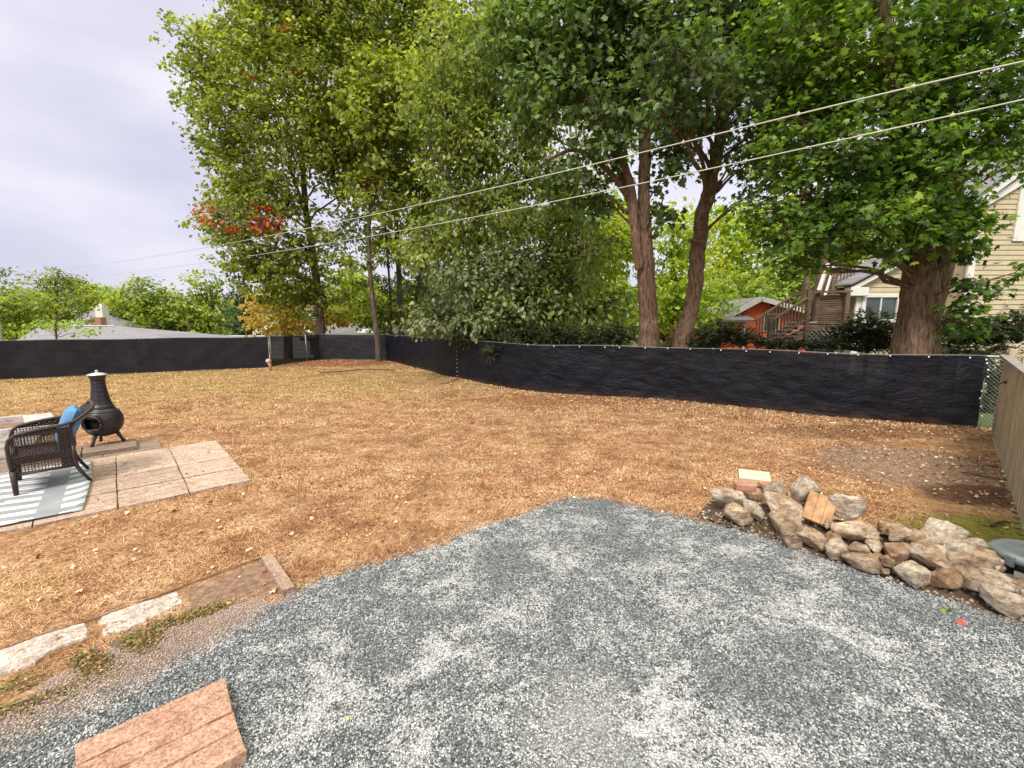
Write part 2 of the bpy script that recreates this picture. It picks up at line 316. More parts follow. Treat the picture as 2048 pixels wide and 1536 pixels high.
def wood(name, a, b, ax=2, sc=1.):
    m = NT(name); k = [7, 7, 7]; k[ax] = .55; v = m.co('Object', tuple(k)); n = m.noise(v, 4 * sc, 8, .7, .5); n2 = m.noise(m.wpos(), 2.5, 4)
    c = m.ramp(n, [(.33, tuple(np.array(a) * .55)), (.5, a), (.7, b)]); c = m.mix(.5, c, m.ramp(n2, [(.35, (.68, .66, .6)), (.65, (1.1, 1.08, 1.05))]), 'MULTIPLY')
    c = m.mix(1, c, m.ramp(m.rand(), [(0, (.85, .85, .85)), (1, (1.12, 1.12, 1.12))]), 'MULTIPLY')
    m.pbr(c, .85, n, .5, .008, spec=.2); return m.m
M_WFENCE = wood('weathered_cedar', (.46, .38, .25), (.70, .60, .43))
M_WDECK = wood('deck_lumber', (.19, .125, .085), (.38, .27, .19), 0)
M_WGREY = wood('grey_lumber', (.30, .27, .25), (.52, .49, .46), 0)
M_WPALE = wood('pale_lumber', (.55, .50, .50), (.74, .70, .70), 0)
M_SIDING = simple('cream_siding', (.50, .415, .275), .6, .1, 3, .05)
M_TRIM = simple('white_trim', (.70, .68, .62), .6, .06, 5, .05)
M_SIDERED = simple('orange_red_siding', (.80, .16, .055), .7, .1, 4)
m = NT('shingles'); v = m.wpos((1, 1, 1)); br = m.n('ShaderNodeTexBrick'); br.inputs['Scale'].default_value = 3.5; br.inputs['Color1'].default_value = (.20, .19, .215, 1); br.inputs['Color2'].default_value = (.30, .28, .31, 1); br.inputs['Mortar'].default_value = (.12, .115, .12, 1); br.inputs['Mortar Size'].default_value = .02
cx = m.n('ShaderNodeCombineXYZ'); sx = m.n('ShaderNodeSeparateXYZ'); m.l(v, sx.inputs[0]); m.l(sx.outputs[0], cx.inputs[0]); m.l(m.math('MULTIPLY', sx.outputs[2], 3.), cx.inputs[1]); m.l(cx.outputs[0], br.inputs[0])
m.pbr(br.outputs[0], .9, m.noise(v, 20, 4), .3, .01); M_SHINGLE = m.m
M_GLASS = simple('window_glass', (.05, .065, .06), .12, .4, 1.5, 0, spec=.8)
M_HILL = simple('far_hill', (.16, .20, .17), 1, .15, .05, 0)
# rug
m = NT('patterned_rug'); v = m.co('Object'); s = m.n('ShaderNodeSeparateXYZ'); m.l(v, s.inputs[0])
tri = m.math('PINGPONG', m.math('ADD', s.outputs[0], .17), .40)
wv = m.math('ADD', s.outputs[1], m.math('MULTIPLY', tri, .28)); ph = m.math('FRACT', m.math('MULTIPLY', wv, 4.6))
b1 = m.math('MULTIPLY', m.math('GREATER_THAN', ph, .12), m.math('LESS_THAN', ph, .30)); b2 = m.math('MULTIPLY', m.math('GREATER_THAN', ph, .42), m.math('LESS_THAN', ph, .56))
bars = m.math('ADD', b1, b2); fr = m.math('FRACT', m.math('DIVIDE', m.math('ADD', s.outputs[0], .65), .80)); gap = m.math('MULTIPLY', m.math('GREATER_THAN', fr, .2), m.math('LESS_THAN', fr, 1.1))
n = m.noise(v, 3, 4); n2 = m.noise(v, 150, 2)
c = m.mix(m.math('MULTIPLY', bars, gap), m.ramp(n, [(.3, (.22, .235, .25)), (.7, (.33, .345, .37))]), (.74, .74, .72)); c = m.mix(.4, c, m.ramp(n2, [(.3, (.7, .7, .7)), (.6, (1, 1, 1))]), 'MULTIPLY')
m.pbr(c, .9, n2, .4, .003, spec=.15); M_RUG = m.m

# ------------------------------------------------------------------ layout curves
FL = [G(-260, 772), G(0, 760), G(240, 748), G(540, 735)]
FC = [G(540, 735), G(640, 722), G(700, 721.5), G(775, 722)]
FR = [G(775, 722), G(812, 731), G(860, 742), G(900, 753), G(990, 771), G(1080, 785), G(1200, 792), G(1350, 800), G(1480, 814), G(1600, 827), G(1720, 838), G(1850, 848), G(1952, 854)]
FE = [G(1952, 854), G(1992, 858)]
GATE = [G(1985, 868), G(2010, 960), G(2048, 1062), np.array((3.35, 2.45, 0))]
YARD = [p[:2] for p in FL + FC[1:] + FR[1:] + FE[1:] + GATE] + [(4.2, 0.3), (4.2, -4), (-14, -4), (-24, 6)]
def hgt(x, y):
    return .13 * np.exp(-(((x + 7.3) / 2.0) ** 2 + ((y - 18.6) / 1.3) ** 2)) + .008 * np.sin(x * 2.1 + y) * np.sin(y * 1.7 - x * .6)
# ground out to the horizon
xs = np.unique(np.concatenate([np.linspace(-1500, -60, 14), np.linspace(-60, 60, 61), np.linspace(60, 1500, 14)])); ys = np.unique(np.concatenate([np.linspace(-300, -20, 6), np.linspace(-20, 80, 51), np.linspace(80, 2000, 16)]))
X, Y = np.meshgrid(xs, ys); D = np.clip((-.69 * X + .72 * Y - 21.8) / 26, 0, 1); Z = -.035 - 3.4 * D * D * (3 - 2 * D)
nx, ny = len(xs), len(ys); I = (np.arange(ny - 1)[:, None] * nx + np.arange(nx - 1)[None]).ravel()
obj('ground', (np.stack([X, Y, Z], 2).reshape(-1, 3), np.stack([I, I + 1, I + nx + 1, I + nx], 1)), M_GROUND, kind='structure', smooth=True)
def gz(x, y):
    d = min(max((-.69 * x + .72 * y - 21.8) / 26, 0), 1); return -.035 - 3.4 * d * d * (3 - 2 * d)
# hills
def hill(name, x0, x1, y, zs, th):
    k = 60; xx = np.linspace(x0, x1, k); t = np.linspace(0, 1, k); zz = zs * np.sin(PI * t) ** .7 * (1 + .12 * np.sin(t * 17) + .07 * np.sin(t * 41))
    V = []; rows = 6
    for j in range(rows):
        a = j / (rows - 1); V.append(np.stack([xx, np.full(k, y + th * (a - .5) * 2) + 8 * np.sin(t * 23), -3.4 + (zz + 0) * math.sin(PI * a)], 1))
    V = np.concatenate(V); I = (np.arange(rows - 1)[:, None] * k + np.arange(k - 1)[None]).ravel()
    obj(name, (V, np.stack([I, I + 1, I + k + 1, I + k], 1)), M_HILL, kind='structure', smooth=True)
hill('far_hills', -1300, 200, 620, 47, 150)
# lawn
st = .11; xs = np.arange(-19, 9.2, st); ys = np.arange(-.5, 21.2, st); X, Y = np.meshgrid(xs, ys); nx, ny = len(xs), len(ys)
I = (np.arange(ny - 1)[:, None] * nx + np.arange(nx - 1)[None]).ravel(); P = np.stack([X, Y], 2).reshape(-1, 2)
ok = inpoly(P[I] + st / 2, YARD); I = I[ok]; Vl = np.stack([X, Y, hgt(X, Y)], 2).reshape(-1, 3)
obj('lawn', (Vl, np.stack([I, I + 1, I + nx + 1, I + nx], 1)), M_LAWN, kind='structure', smooth=True)
# gravel
def jag(pts, step=.05, amp=.03, seed=1):
    r = np.random.default_rng(seed); out = []
    for a, b in zip(pts[:-1], pts[1:]):
        n = max(1, int(np.linalg.norm(b - a) / step)); nn = np.array((-(b - a)[1], (b - a)[0])); nn /= np.linalg.norm(nn) + 1e-9
        for i in range(n): out.append(a + (b - a) * i / n + nn * r.normal() * amp * .5)
    out.append(pts[-1]); return out
gp = [(-60, 1462), (0, 1432), (130, 1352), (250, 1285), (390, 1228), (560, 1198), (640, 1168), (730, 1138), (830, 1110), (900, 1090), (945, 1064), (1040, 1036), (1100, 1012), (1150, 999), (1215, 1004), (1290, 1022), (1400, 1046), (1530, 1078), (1650, 1112), (1800, 1168), (1950, 1220), (2060, 1256)]
GE = jag([G(x, y)[:2] for x, y in gp], .05, .035)
GRAV = GE + [np.array((4.1, 1.2)), np.array((4.1, -3)), np.array((-3.5, -3)), np.array((-3.5, .9))]
import bmesh
bm = bmesh.new(); vs = [bm.verts.new((p[0], p[1], .014)) for p in GRAV]; fc = bm.faces.new(vs); bmesh.ops.triangulate(bm, faces=[fc])
me = bpy.data.meshes.new('gravel_bed'); bm.to_mesh(me); bm.free(); me.materials.append(M_GRAVEL); go = bpy.data.objects.new('gravel_bed', me); COL.objects.link(go); go['kind'] = 'structure'
# loose chips: real stones over the whole visible bed
def scatter_poly(n, x0, x1, y0, y1, poly, pw=None):
    P = np.stack([rng.uniform(x0, x1, n), rng.uniform(y0, y1, n)], 1)
    return P[inpoly(P, poly)]
def rot_basis(n, tilt):
    a = rng.uniform(0, 2 * PI, n); N = rng.normal(0, tilt, (n, 3)); N[:, 2] += 1; N /= np.linalg.norm(N, axis=1)[:, None]
    D = np.stack([np.cos(a), np.sin(a), np.zeros(n)], 1); D -= N * (D * N).sum(1)[:, None]; D /= np.linalg.norm(D, axis=1)[:, None]
    return D, np.cross(N, D), N
def stamp(P, D, S, N, T, faces, size):
    n = len(P); k = len(T); sz = size.reshape(n, 1, -1)
    Tt = T[None] * sz
    V = P[:, None] + Tt[..., 0:1] * D[:, None] + Tt[..., 1:2] * S[:, None] + Tt[..., 2:3] * N[:, None]
    Fq = (faces[None] + (np.arange(n) * k)[:, None, None]).reshape(-1, faces.shape[1])
    return V.reshape(-1, 3), Fq
OCT = np.array([(1, 0, .1), (.1, 1, 0), (-1, .1, 0), (0, -1, .05), (.25, .1, .8), (0, 0, -.6)]); OF = np.array([(0, 1, 4), (1, 2, 4), (2, 3, 4), (3, 0, 4), (1, 0, 5), (2, 1, 5), (3, 2, 5), (0, 3, 5)])
P = np.concatenate([scatter_poly(130000, -2.9, 3.3, .9, 2.6, GRAV), scatter_poly(50000, -1.9, 3.2, 2.6, 4.3, GRAV)]); n = len(P)
sp_ = np.array(GE)[rng.integers(0, len(GE), 5000)] + rng.normal(0, .055, (5000, 2)); P = np.concatenate([P, sp_]); n = len(P)
D, S, N = rot_basis(n, .45); sz = np.stack([rng.uniform(.0035, .0085, n), rng.uniform(.003, .006, n), rng.uniform(.0025, .0055, n)], 1) * rng.uniform(.8, 1.25, n)[:, None]
V, Fq = stamp(np.concatenate([P, np.full((n, 1), .017)], 1), D, S, N, OCT, OF, sz)
obj('gravel_chips', (V, Fq), M_CHIP, kind='stuff', label='blue grey crushed stone chips with pale dust covering the foreground', cat='gravel')
# ------------------------------------------------------------------ grass blades
C0 = np.array((-2.87, 4.65)); U = np.array((-.742, -.670)); Vv = np.array((-.670, .742)); SL = .55
def PT(u, v, z=0): p = C0 + U * u + Vv * v; return np.array((p[0], p[1], z))
PATIO = [PT(0, 0)[:2], PT(0, 2.2)[:2], PT(.6, 2.2)[:2], PT(.6, 2.92)[:2], PT(1.93, 2.92)[:2], PT(1.93, 4.85)[:2], PT(7.6, 4.85)[:2], PT(6.5, 0)[:2]]
EDGE = [G(x, y)[:2] for x, y in ((-100, 1395), (180, 1275), (360, 1215), (590, 1185), (540, 1108), (360, 1170), (0, 1300), (-100, 1330))]
def blades(regions, name, mat, label):
    Vs, Fs, off = [], [], 0
    for (n, x0, x1, y0, y1, w, ln, tilt) in regions:
        P = scatter_poly(n, x0, x1, y0, y1, YARD); P = P[~inpoly(P, PATIO) & ~inpoly(P, EDGE)]
        inn = inpoly(P + rng.normal(0, .02, P.shape), GRAV); P = P[~inn]
        d = np.hypot((P[:, 0] - 5.0) / 1.2, (P[:, 1] - 5.1) / 1.1); d2 = np.hypot((P[:, 0] - 4.6) / .9, (P[:, 1] - 4.3) / .5)
        keep = (rng.random(len(P)) < np.clip(d - .35, .06, 1)) & (rng.random(len(P)) < np.clip(d2 - .3, .08, 1)); P = P[keep]
        # tufted density
        t = np.sin(P[:, 0] * 5.1 + 2 * np.sin(P[:, 1] * 3.3)) * np.sin(P[:, 1] * 6.3 + 2 * np.sin(P[:, 0] * 2.7)); P = P[rng.random(len(P)) < .62 + .38 * t]; t = np.sin(P[:, 0] * 1.3 + 2.4 * np.sin(P[:, 1] * .9)) * np.sin(P[:, 1] * 1.9 + 2 * np.sin(P[:, 0] * 1.1 + 1)); P = P[rng.random(len(P)) < np.clip(.8 + .75 * t, .25, 1)]
        n = len(P); a = rng.uniform(0, 2 * PI, n); tl = rng.uniform(*tilt, n); l = rng.uniform(*ln, n)
        d = np.stack([np.cos(a) * np.sin(tl), np.sin(a) * np.sin(tl), np.cos(tl)], 1); s = np.stack([-np.sin(a), np.cos(a), np.zeros(n)], 1)
        b = np.concatenate([P, hgt(P[:, 0], P[:, 1])[:, None] + .001], 1); ww = (w * rng.uniform(.6, 1.3, n))[:, None]
        mid = b + d * (l * .55)[:, None]; tip = b + d * l[:, None]; tip[:, 2] -= l * .22 * rng.random(n); tip[:, 2] = np.maximum(tip[:, 2], b[:, 2] + .003)
        V = np.stack([b - s * ww, b + s * ww, mid + s * ww * .8, mid - s * ww * .8, tip], 1).reshape(-1, 3); o = np.arange(n)[:, None] * 5 + off
        Fs.append(np.concatenate([o + np.array([[0, 1, 2]]), o + np.array([[0, 2, 3]]), o + np.array([[3, 2, 4]])])); Vs.append(V); off += n * 5
    return obj(name, (np.concatenate(Vs), np.concatenate(Fs)), mat, kind='stuff', label=label, cat='grass')
blades([(200000, -3.8, 3.8, 2.0, 4.2, .0017, (.015, .05), (.95, 1.5)), (230000, -6.5, 6, 4.2, 7.0, .0024, (.02, .055), (.95, 1.5)), (170000, -13, 8, 7, 11, .0042, (.03, .07), (.9, 1.45)), (70000, -19, 5, 11, 20.5, .0075, (.04, .09), (.8, 1.4))],
       'dry_grass', M_BLADE, 'straw coloured dried out turf across the whole yard')
# moss and weeds by the edging slabs
n = 13000; t = rng.random(n); a = G(-30, 1440)[:2]; b = G(410, 1232)[:2]; a2 = G(470, 1205)[:2]
P = np.where(t[:, None] < .85, a + (b - a) * (t / .85)[:, None], b + (a2 - b) * ((t - .85) / .15)[:, None]); P = P + rng.normal(0, .075, (n, 2)) * (1.35 - t)[:, None] - np.array((.012, -.02))
P = P[rng.random(n) < .45 + .55 * np.sin(P[:, 0] * 13 + 4 * np.sin(P[:, 1] * 9))]; n = len(P)
D, S, N = rot_basis(n, .6); LT = np.array([(0, 0, 0), (.5, .35, .12), (1, 0, 0), (.5, -.35, .12)]); LFq = np.array([(0, 1, 2), (0, 2, 3)])
V, Fq = stamp(np.concatenate([P, rng.uniform(.008, .03, (n, 1))], 1), D, S, N, LT, LFq, rng.uniform(.007, .02, (n, 1)))
obj('moss_and_weeds', (V, Fq), M_WEED, kind='stuff', label='olive moss and low weeds between the pale edging slabs and the gravel', cat='weeds')
# ------------------------------------------------------------------ leaf templates
def mapleT():
    r = [(0, 1.0), (14, .62), (24, .58), (44, .88), (58, .5), (70, .46), (98, .66), (118, .36), (150, .30), (180, .12)]
    pts = [(math.radians(a), q) for a, q in r] + [(-math.radians(a), q) for a, q in r[-2:0:-1]]
    V = [(.0, 0, .0)] + [(q * math.cos(a) * .62, q * math.sin(a) * .62, -.16 * q * q * (abs(math.sin(a)) + .25)) for a, q in pts]
    k = len(pts); return np.array(V), np.array([(0, 1 + i, 1 + (i + 1) % k) for i in range(k)])
MAPLE = mapleT()
OVAL = (np.array([(0, 0, 0), (.32, .3, -.05), (.75, .2, -.1), (1, 0, -.14), (.75, -.2, -.1), (.32, -.3, -.05)]) - np.array((.3, 0, 0)), np.array([(0, 1, 2, 3), (0, 3, 4, 5)]))
LOBE = (np.array([(0, 0, 0), (.1, .42, -.08), (.5, .22, -.04), (.62, .42, -.1), (1, 0, -.16), (.62, -.42, -.1), (.5, -.22, -.04), (.1, -.42, -.08)]) - np.array((.35, 0, 0)), np.array([(0, 1, 2), (0, 2, 6), (0, 6, 7), (2, 3, 4), (2, 4, 6), (6, 4, 5)]))
NARROW = (np.array([(0, 0, 0), (.35, .13, -.05), (.75, .09, -.12), (1, 0, -.2), (.75, -.09, -.12), (.35, -.13, -.05)]), np.array([(0, 1, 2, 3), (0, 3, 4, 5)]))
def leaves(P, out, size, T, droop=.45, spread=.75, up=1.):
    n = len(P); h = rng.normal(size=(n, 3)); h[:, 2] *= .5
    D = h / np.linalg.norm(h, axis=1)[:, None] * spread + out * .6 + np.array((0, 0, -droop)); D /= np.linalg.norm(D, axis=1)[:, None] + 1e-9
    N = rng.normal(0, .55, (n, 3)) + np.array((0, 0, up)) + out * .35; N -= D * (N * D).sum(1)[:, None]; N /= np.linalg.norm(N, axis=1)[:, None] + 1e-9
    return stamp(P, D, np.cross(N, D), N, T[0], T[1], (size * rng.uniform(.65, 1.3, n)).reshape(n, 1))
# ------------------------------------------------------------------ trees
def tree(name, label, cat, stems, clumps, lmat, size, T=OVAL, bark=None, cov=2.2, group=None, twigs=True, per=16, extra=None, spread=1., branches=True, lump=.05, droop=.45, flat=.5, wob=0.007):
    """stems: lists of (point, radius); clumps: (px,py,depth,rx,ry[,rd,cov]) in photo pixels at a distance."""
    base = stems[0][0][0]; root = empty(name, tuple(base), label, cat, group)
    tm = MB(); bmh = MB(); nodes = []
    for si, st_ in enumerate(stems):
        P = np.array([p for p, r in st_]); R = np.array([r for p, r in st_]); k = len(P); m_ = max(8, k * 7); t = np.linspace(0, k - 1, m_)
        # smooth interpolation
        idx = np.clip(t.astype(int), 0, k - 2); fr = (t - idx)[:, None]
        p0 = P[np.clip(idx - 1, 0, k - 1)]; p1 = P[idx]; p2 = P[idx + 1]; p3 = P[np.clip(idx + 2, 0, k - 1)]
        Q = .5 * (2 * p1 + (p2 - p0) * fr + (2 * p0 - 5 * p1 + 4 * p2 - p3) * fr ** 2 + (3 * p1 - p0 - 3 * p2 + p3) * fr ** 3); r = np.interp(t, np.arange(k), R)
        Q += rng.normal(0, wob, Q.shape) * np.array((1, 1, 0)) * (r[:, None] / .15)
        tm.tube(Q, r, 36 if R[0] > .3 else (20 if R[0] > .12 else 8), lump=lump, seed=si * 2.1); nodes += [(q, rr) for q, rr in zip(Q, r)]
    obj('trunk', tm, bark or M_BARK, root, smooth=True)
    NP = np.array([q for q, r in nodes]); NR = np.array([r for q, r in nodes])
    Vs, Fs, off = [], [], 0; groups = {}
    for c in clumps:
        px, py, dep, rx, ry = c[:5]; rd = c[5] if len(c) > 5 and c[5] else None; cv = c[6] if len(c) > 6 else cov; cmat = c[7] if len(c) > 7 else 'crown'
        ctr = W(px, py, dep); s = dep / F * math.sqrt(1 + ((px - 1024) / F) ** 2 * .3); ax = np.array((rx * dep / F, rd or (rx + ry) / 2 * dep / F, ry * dep / F * 1.05))
        lp = size / dep * F; n = int(cv * PI * rx * ry / (lp * lp * .24)); nt_ = max(3, n // per)
        d = rng.normal(size=(nt_, 3)); d /= np.linalg.norm(d, axis=1)[:, None]; rr = rng.random(nt_) ** (1 / 2.4); tips = ctr + d * rr[:, None] * ax
        tips += rng.normal(0, .12, tips.shape) * ax
        k_ = rng.integers(0, nt_, n); sp = np.array((1, 1, flat)) * spread * (.55 * min(ax[0], ax[2]) / max(1, nt_ / 6) ** .333 + size * .9)
        P = tips[k_] + rng.normal(0, .5, (n, 3)) * sp; out = (P - ctr) / ax; out /= np.linalg.norm(out, axis=1)[:, None] + 1e-6
        V, Fq = leaves(P, out, size, T, droop); groups.setdefault(cmat, []).append((V, Fq))
        if branches:
            # limb from the trunk to the clump
            low = NP[:, 2] < ctr[2] - .15 * abs(ctr[2]); dist = np.linalg.norm(NP - ctr, axis=1) + np.where(low, 0, 3.); j = int(np.argmin(dist + (ctr[2] - NP[:, 2]) * .25)); a = NP[j]; L_ = np.linalg.norm(ctr - a)
            mid = (a + ctr) / 2 + np.array((0, 0, .08 * L_)) + rng.normal(0, .07 * L_, 3); tt = np.linspace(0, 1, 8)[:, None]
            Q = (1 - tt) ** 2 * a + 2 * tt * (1 - tt) * mid + tt ** 2 * ctr + rng.normal(0, .012 * L_, (8, 3)) * (tt > 0) ; r0 = min(NR[j] * .38, .015 + .013 * L_)
            bmh.tube(Q, np.linspace(r0, r0 * .3, 8), 6)
            if twigs:
                for q in tips[:: max(1, nt_ // 26)]:
                    b0 = Q[rng.integers(4, 8)]; mm = (b0 + q) / 2 + rng.normal(0, .06, 3) + np.array((0, 0, .05)); bmh.tube([b0, mm, q], [r0 * .28, r0 * .18, r0 * .07], 4, cap=False)
    for nm, lst in groups.items():
        off = 0; A = []; B = []
        for V, Fq in lst: A.append(V); B.append(Fq + off); off += len(V)
        mt = lmat if nm == 'crown' else extra[nm]
        obj(nm, (np.concatenate(A), np.concatenate(B)), mt, root)
    if bmh.n: obj('branches', bmh, bark or M_TWIG, root, smooth=True)
    return root
def S(*pts, base=None):
    """stem through photo pixels: (px,py,depth,radius); first point is dropped to the ground"""
    out = []
    for i, (x, y, d, r) in enumerate(pts):
        p = W(x, y, d)
        if i == 0 and base is None: p = np.array((p[0], p[1], gz(p[0], p[1]) - .05 if True else 0))
        out.append((p, r))
    return out
# 1 tall maple at the left corner
tree('maple_tree', 'tall maple at the left end of the row with a low patch of red leaves', 'tree',
     [S((644, 700, 20.8, .27), (642, 668, 20.8, .2), (636, 590, 20.8, .17), (625, 500, 20.8, .15), (612, 420, 20.7, .13), (604, 300, 20.5, .11), (598, 150, 20.5, .08), (590, -60, 20.5, .05)),
      S((612, 430, 20.7, .08), (580, 340, 20.3, .07), (520, 230, 20.1, .05), (470, 120, 20, .03), base=1)],
     [(530, 30, 20, 100, 80), (425, 110, 20, 70, 55), (400, 160, 20, 55, 40), (560, 150, 19.5, 110, 90), (455, 235, 20, 75, 60), (450, 300, 20, 65, 40), (590, 270, 19.5, 110, 80), (680, 180, 20, 100, 100), (690, 320, 20, 80, 70), (500, 350, 20, 70, 45),
      (480, 400, 20, 60, 35), (455, 470, 20, 50, 40), (560, 395, 20, 75, 50, None, 1.4), (590, 500, 20, 90, 45, None, 1.6), (510, 525, 20, 75, 35, None, 2), (560, 570, 20.5, 80, 40, None, 2), (680, 470, 20.5, 60, 50, None, 1.0), (650, 30, 20, 130, 80), (600, -60, 20, 150, 70), (640, 590, 21.2, 80, 50, None, 1.2),
      (430, 436, 19.0, 34, 30, None, .55, 'red_leaves'), (520, 442, 18.9, 44, 26, None, .6, 'red_leaves'), (465, 455, 19, 24, 16, None, .7, 'red_leaves'), (480, 430, 19.1, 90, 34, None, .8), (575, 55, 19, 10, 10, None, 1.5, 'red_leaves'), (595, 150, 19, 8, 8, None, 1.5, 'red_leaves'), (500, 155, 19, 8, 10, None, 1.5, 'red_leaves'), (745, 370, 19.5, 12, 14, None, 1.3, 'red_leaves')],
     LF_A, .145, LOBE, M_BARKD, 1.65, extra={'red_leaves': LF_RD})
# 2 slim tree inside the fence
tree('slim_tree', 'slim dark trunked tree rooted inside the yard at the fence corner', 'tree',
     [S((758, 722, 19.2, .15), (756, 690, 19.2, .12), (748, 620, 19.2, .1), (740, 540, 19.2, .09), (738, 450, 19.2, .08), (744, 350, 19.2, .06), (735, 230, 19.2, .04))],
     [(750, 400, 19.2, 60, 50, None, 1.3), (770, 300, 19.2, 70, 60), (720, 240, 19, 70, 60), (790, 500, 19.5, 45, 25, None, 1.4), (700, 530, 19.6, 50, 22, None, 1.2), (790, 180, 19, 80, 70)], LF_A, .19, LOBE, M_BARKD, 2.0)
# 3 thin stems behind the corner
tree('multi_stem_tree', 'clump of thin grey stems behind the fence just right of the corner', 'tree',
     [S((806, 700, 22.5, .17), (802, 620, 22.5, .14), (795, 500, 22.5, .11), (790, 350, 22, .09), (800, 180, 22, .07), (810, 0, 22, .04)),
      S((828, 700, 23, .1), (832, 600, 23, .09), (850, 480, 23, .08), (840, 300, 23, .06), (850, 120, 23, .04)), S((779, 700, 23.5, .07), (781, 600, 23.5, .06), (770, 450, 23.5, .05), (760, 300, 23.5, .04))],
     [(820, 60, 22, 100, 80), (880, 150, 22, 90, 80), (800, 200, 22, 90, 70), (870, 270, 22, 80, 60), (810, 350, 22.5, 60, 50, None, 1.5), (930, 60, 22, 90, 80), (780, -50, 22, 130, 70), (860, 400, 22.5, 50, 50, None, 1.2), (800, 620, 24, 60, 50, None, 1.6), (850, 560, 24, 50, 60, None, 1.4), (760, 620, 25, 60, 50, None, 1.6), (730, 80, 23, 90, 90), (740, 300, 23, 80, 80), (840, 400, 23, 80, 60), (760, 470, 24, 70, 40, None, 1.4), (930, 180, 23, 80, 90)], LF_A, .2, OVAL, M_BARKD, 2.2)
tree('conifer_tree', 'dark layered conifer behind the thin grey stems', 'tree',
     [S((870, 700, 20.5, .14), (872, 600, 20.5, .11), (880, 480, 20.5, .08), (885, 400, 20.5, .04))],
     [(870, 600, 20.5, 70, 14, None, 3), (820, 570, 20.5, 70, 12, None, 3), (880, 545, 20.5, 80, 14, None, 3), (830, 515, 20.5, 80, 12, None, 3), (880, 480, 20.5, 70, 14, None, 3), (850, 440, 20.5, 50, 12, None, 3), (750, 560, 20.5, 60, 10, None, 2.4), (900, 640, 20.5, 60, 20, None, 3)], LF_CON, .24, NARROW, M_BARKD, 3, flat=.25)
# 4 central grey-green tree
tree('walnut_tree', 'wide olive green tree with grey green low boughs overhanging the middle of the fence', 'tree',
     [S((948, 705, 14.6, .24), (946, 650, 14.6, .2), (948, 560, 14.6, .18), (950, 470, 14.6, .16), (945, 410, 14.6, .14), (925, 340, 14.4, .08), (895, 250, 14.2, .05), (880, 120, 14, .03)),
      S((946, 420, 14.6, .1), (962, 340, 14.6, .08), (985, 230, 14.6, .06), (990, 100, 14.6, .04), base=1), S((946, 430, 14.6, .1), (920, 380, 14.3, .06), (880, 330, 14, .05), (850, 270, 14, .03), base=1), S((950, 430, 14.6, .08), (1000, 370, 14.8, .05), (1030, 330, 15, .03), base=1)],
     [(900, 645, 13.3, 80, 26, None, 2.4, 'low_boughs'), (980, 640, 13.4, 80, 35, None, 2.4, 'low_boughs'), (860, 640, 13.6, 60, 32, None, 2.4, 'low_boughs'), (1060, 600, 13.8, 90, 60, None, 2.2, 'low_boughs'), (930, 570, 13.6, 70, 55, None, 2, 'low_boughs'), (1010, 540, 14, 80, 60, None, 2., 'low_boughs'), (1080, 520, 14.2, 80, 70), (1000, 450, 14.2, 80, 55, None, 1.8), (920, 460, 14, 60, 50, None, 1.4), (1080, 430, 14.5, 70, 50), (1100, 600, 13.5, 60, 60), (1140, 560, 13.5, 50, 60, None, 1.2), (900, 380, 14.2, 70, 50, None, 1.3), (1010, 380, 14.5, 70, 40, None, 1.5),
      (960, 300, 14.5, 80, 60), (1040, 280, 14.8, 80, 60), (900, 250, 14.3, 70, 60), (980, 180, 14.5, 90, 70), (1060, 350, 14.8, 70, 50), (940, 90, 14.3, 90, 70), (1140, 440, 14, 60, 70, None, 1.6), (1190, 500, 13.2, 55, 60, None, 1.6), (1000, 60, 14.8, 100, 80), (850, 480, 14.2, 50, 60, None, 1.5), (930, 330, 15, 90, 60), (880, 200, 14.8, 80, 70), (1090, 200, 15, 80, 70), (1020, 620, 13.6, 90, 45), (1130, 380, 15, 60, 50, None, 1.), (1200, 610, 13.2, 60, 50, None, 1.8)],
     LF_OL, .15, OVAL, M_BARKD, 1.6, droop=.6, extra={'low_boughs': LF_GR}, spread=1.1)
# 5 twin-stemmed maple
tree('twin_stem_maple', 'upright reddish brown maple forking into two stems behind the middle of the right fence', 'tree',
     [S((1298, 705, 11.2, .30), (1297, 690, 11.2, .26), (1296, 620, 11.2, .225), (1291, 520, 11.2, .20), (1288, 440, 11.2, .16), (1288, 380, 11.1, .135), (1290, 300, 11, .14), (1288, 200, 10.9, .12), (1282, 90, 10.8, .09), (1272, -80, 10.7, .05)),
      S((1280, 540, 11.1, .12), (1268, 440, 11, .125), (1258, 370, 11, .13), (1238, 310, 10.9, .1), (1200, 230, 10.6, .08), (1140, 160, 10.4, .05), (1090, 90, 10.3, .03), base=1),
      S((1262, 400, 11, .09), (1215, 340, 10.8, .06), (1150, 300, 10.5, .045), (1080, 330, 10.3, .025), base=1)],
     [(1190, 90, 10.5, 120, 80), (1090, 50, 10.5, 110, 80), (1290, 40, 10.5, 120, 80), (1180, 210, 10.3, 100, 55), (1090, 170, 10.3, 80, 60), (1340, 170, 10.5, 70, 70), (1230, 290, 10.5, 60, 35, None, 1.3), (1060, 250, 10.5, 60, 45, None, 1.5), (1340, 330, 10.8, 45, 45, None, 1.5), (1325, 430, 10.9, 35, 55, None, 1.2), (1140, 350, 10.8, 70, 40, None, 1.1), (1030, 110, 10.5, 70, 70), (1180, 400, 11.5, 60, 60, None, 1.2), (1160, -60, 10.5, 180, 70), (1260, 180, 11.3, 80, 70), (1150, 130, 11.3, 90, 60), (1380, 60, 11.2, 90, 80), (1210, 20, 11, 110, 60), (1400, 230, 11.2, 50, 50)],
     LF_DK, .14, LOBE, M_BARKR, 1.5)
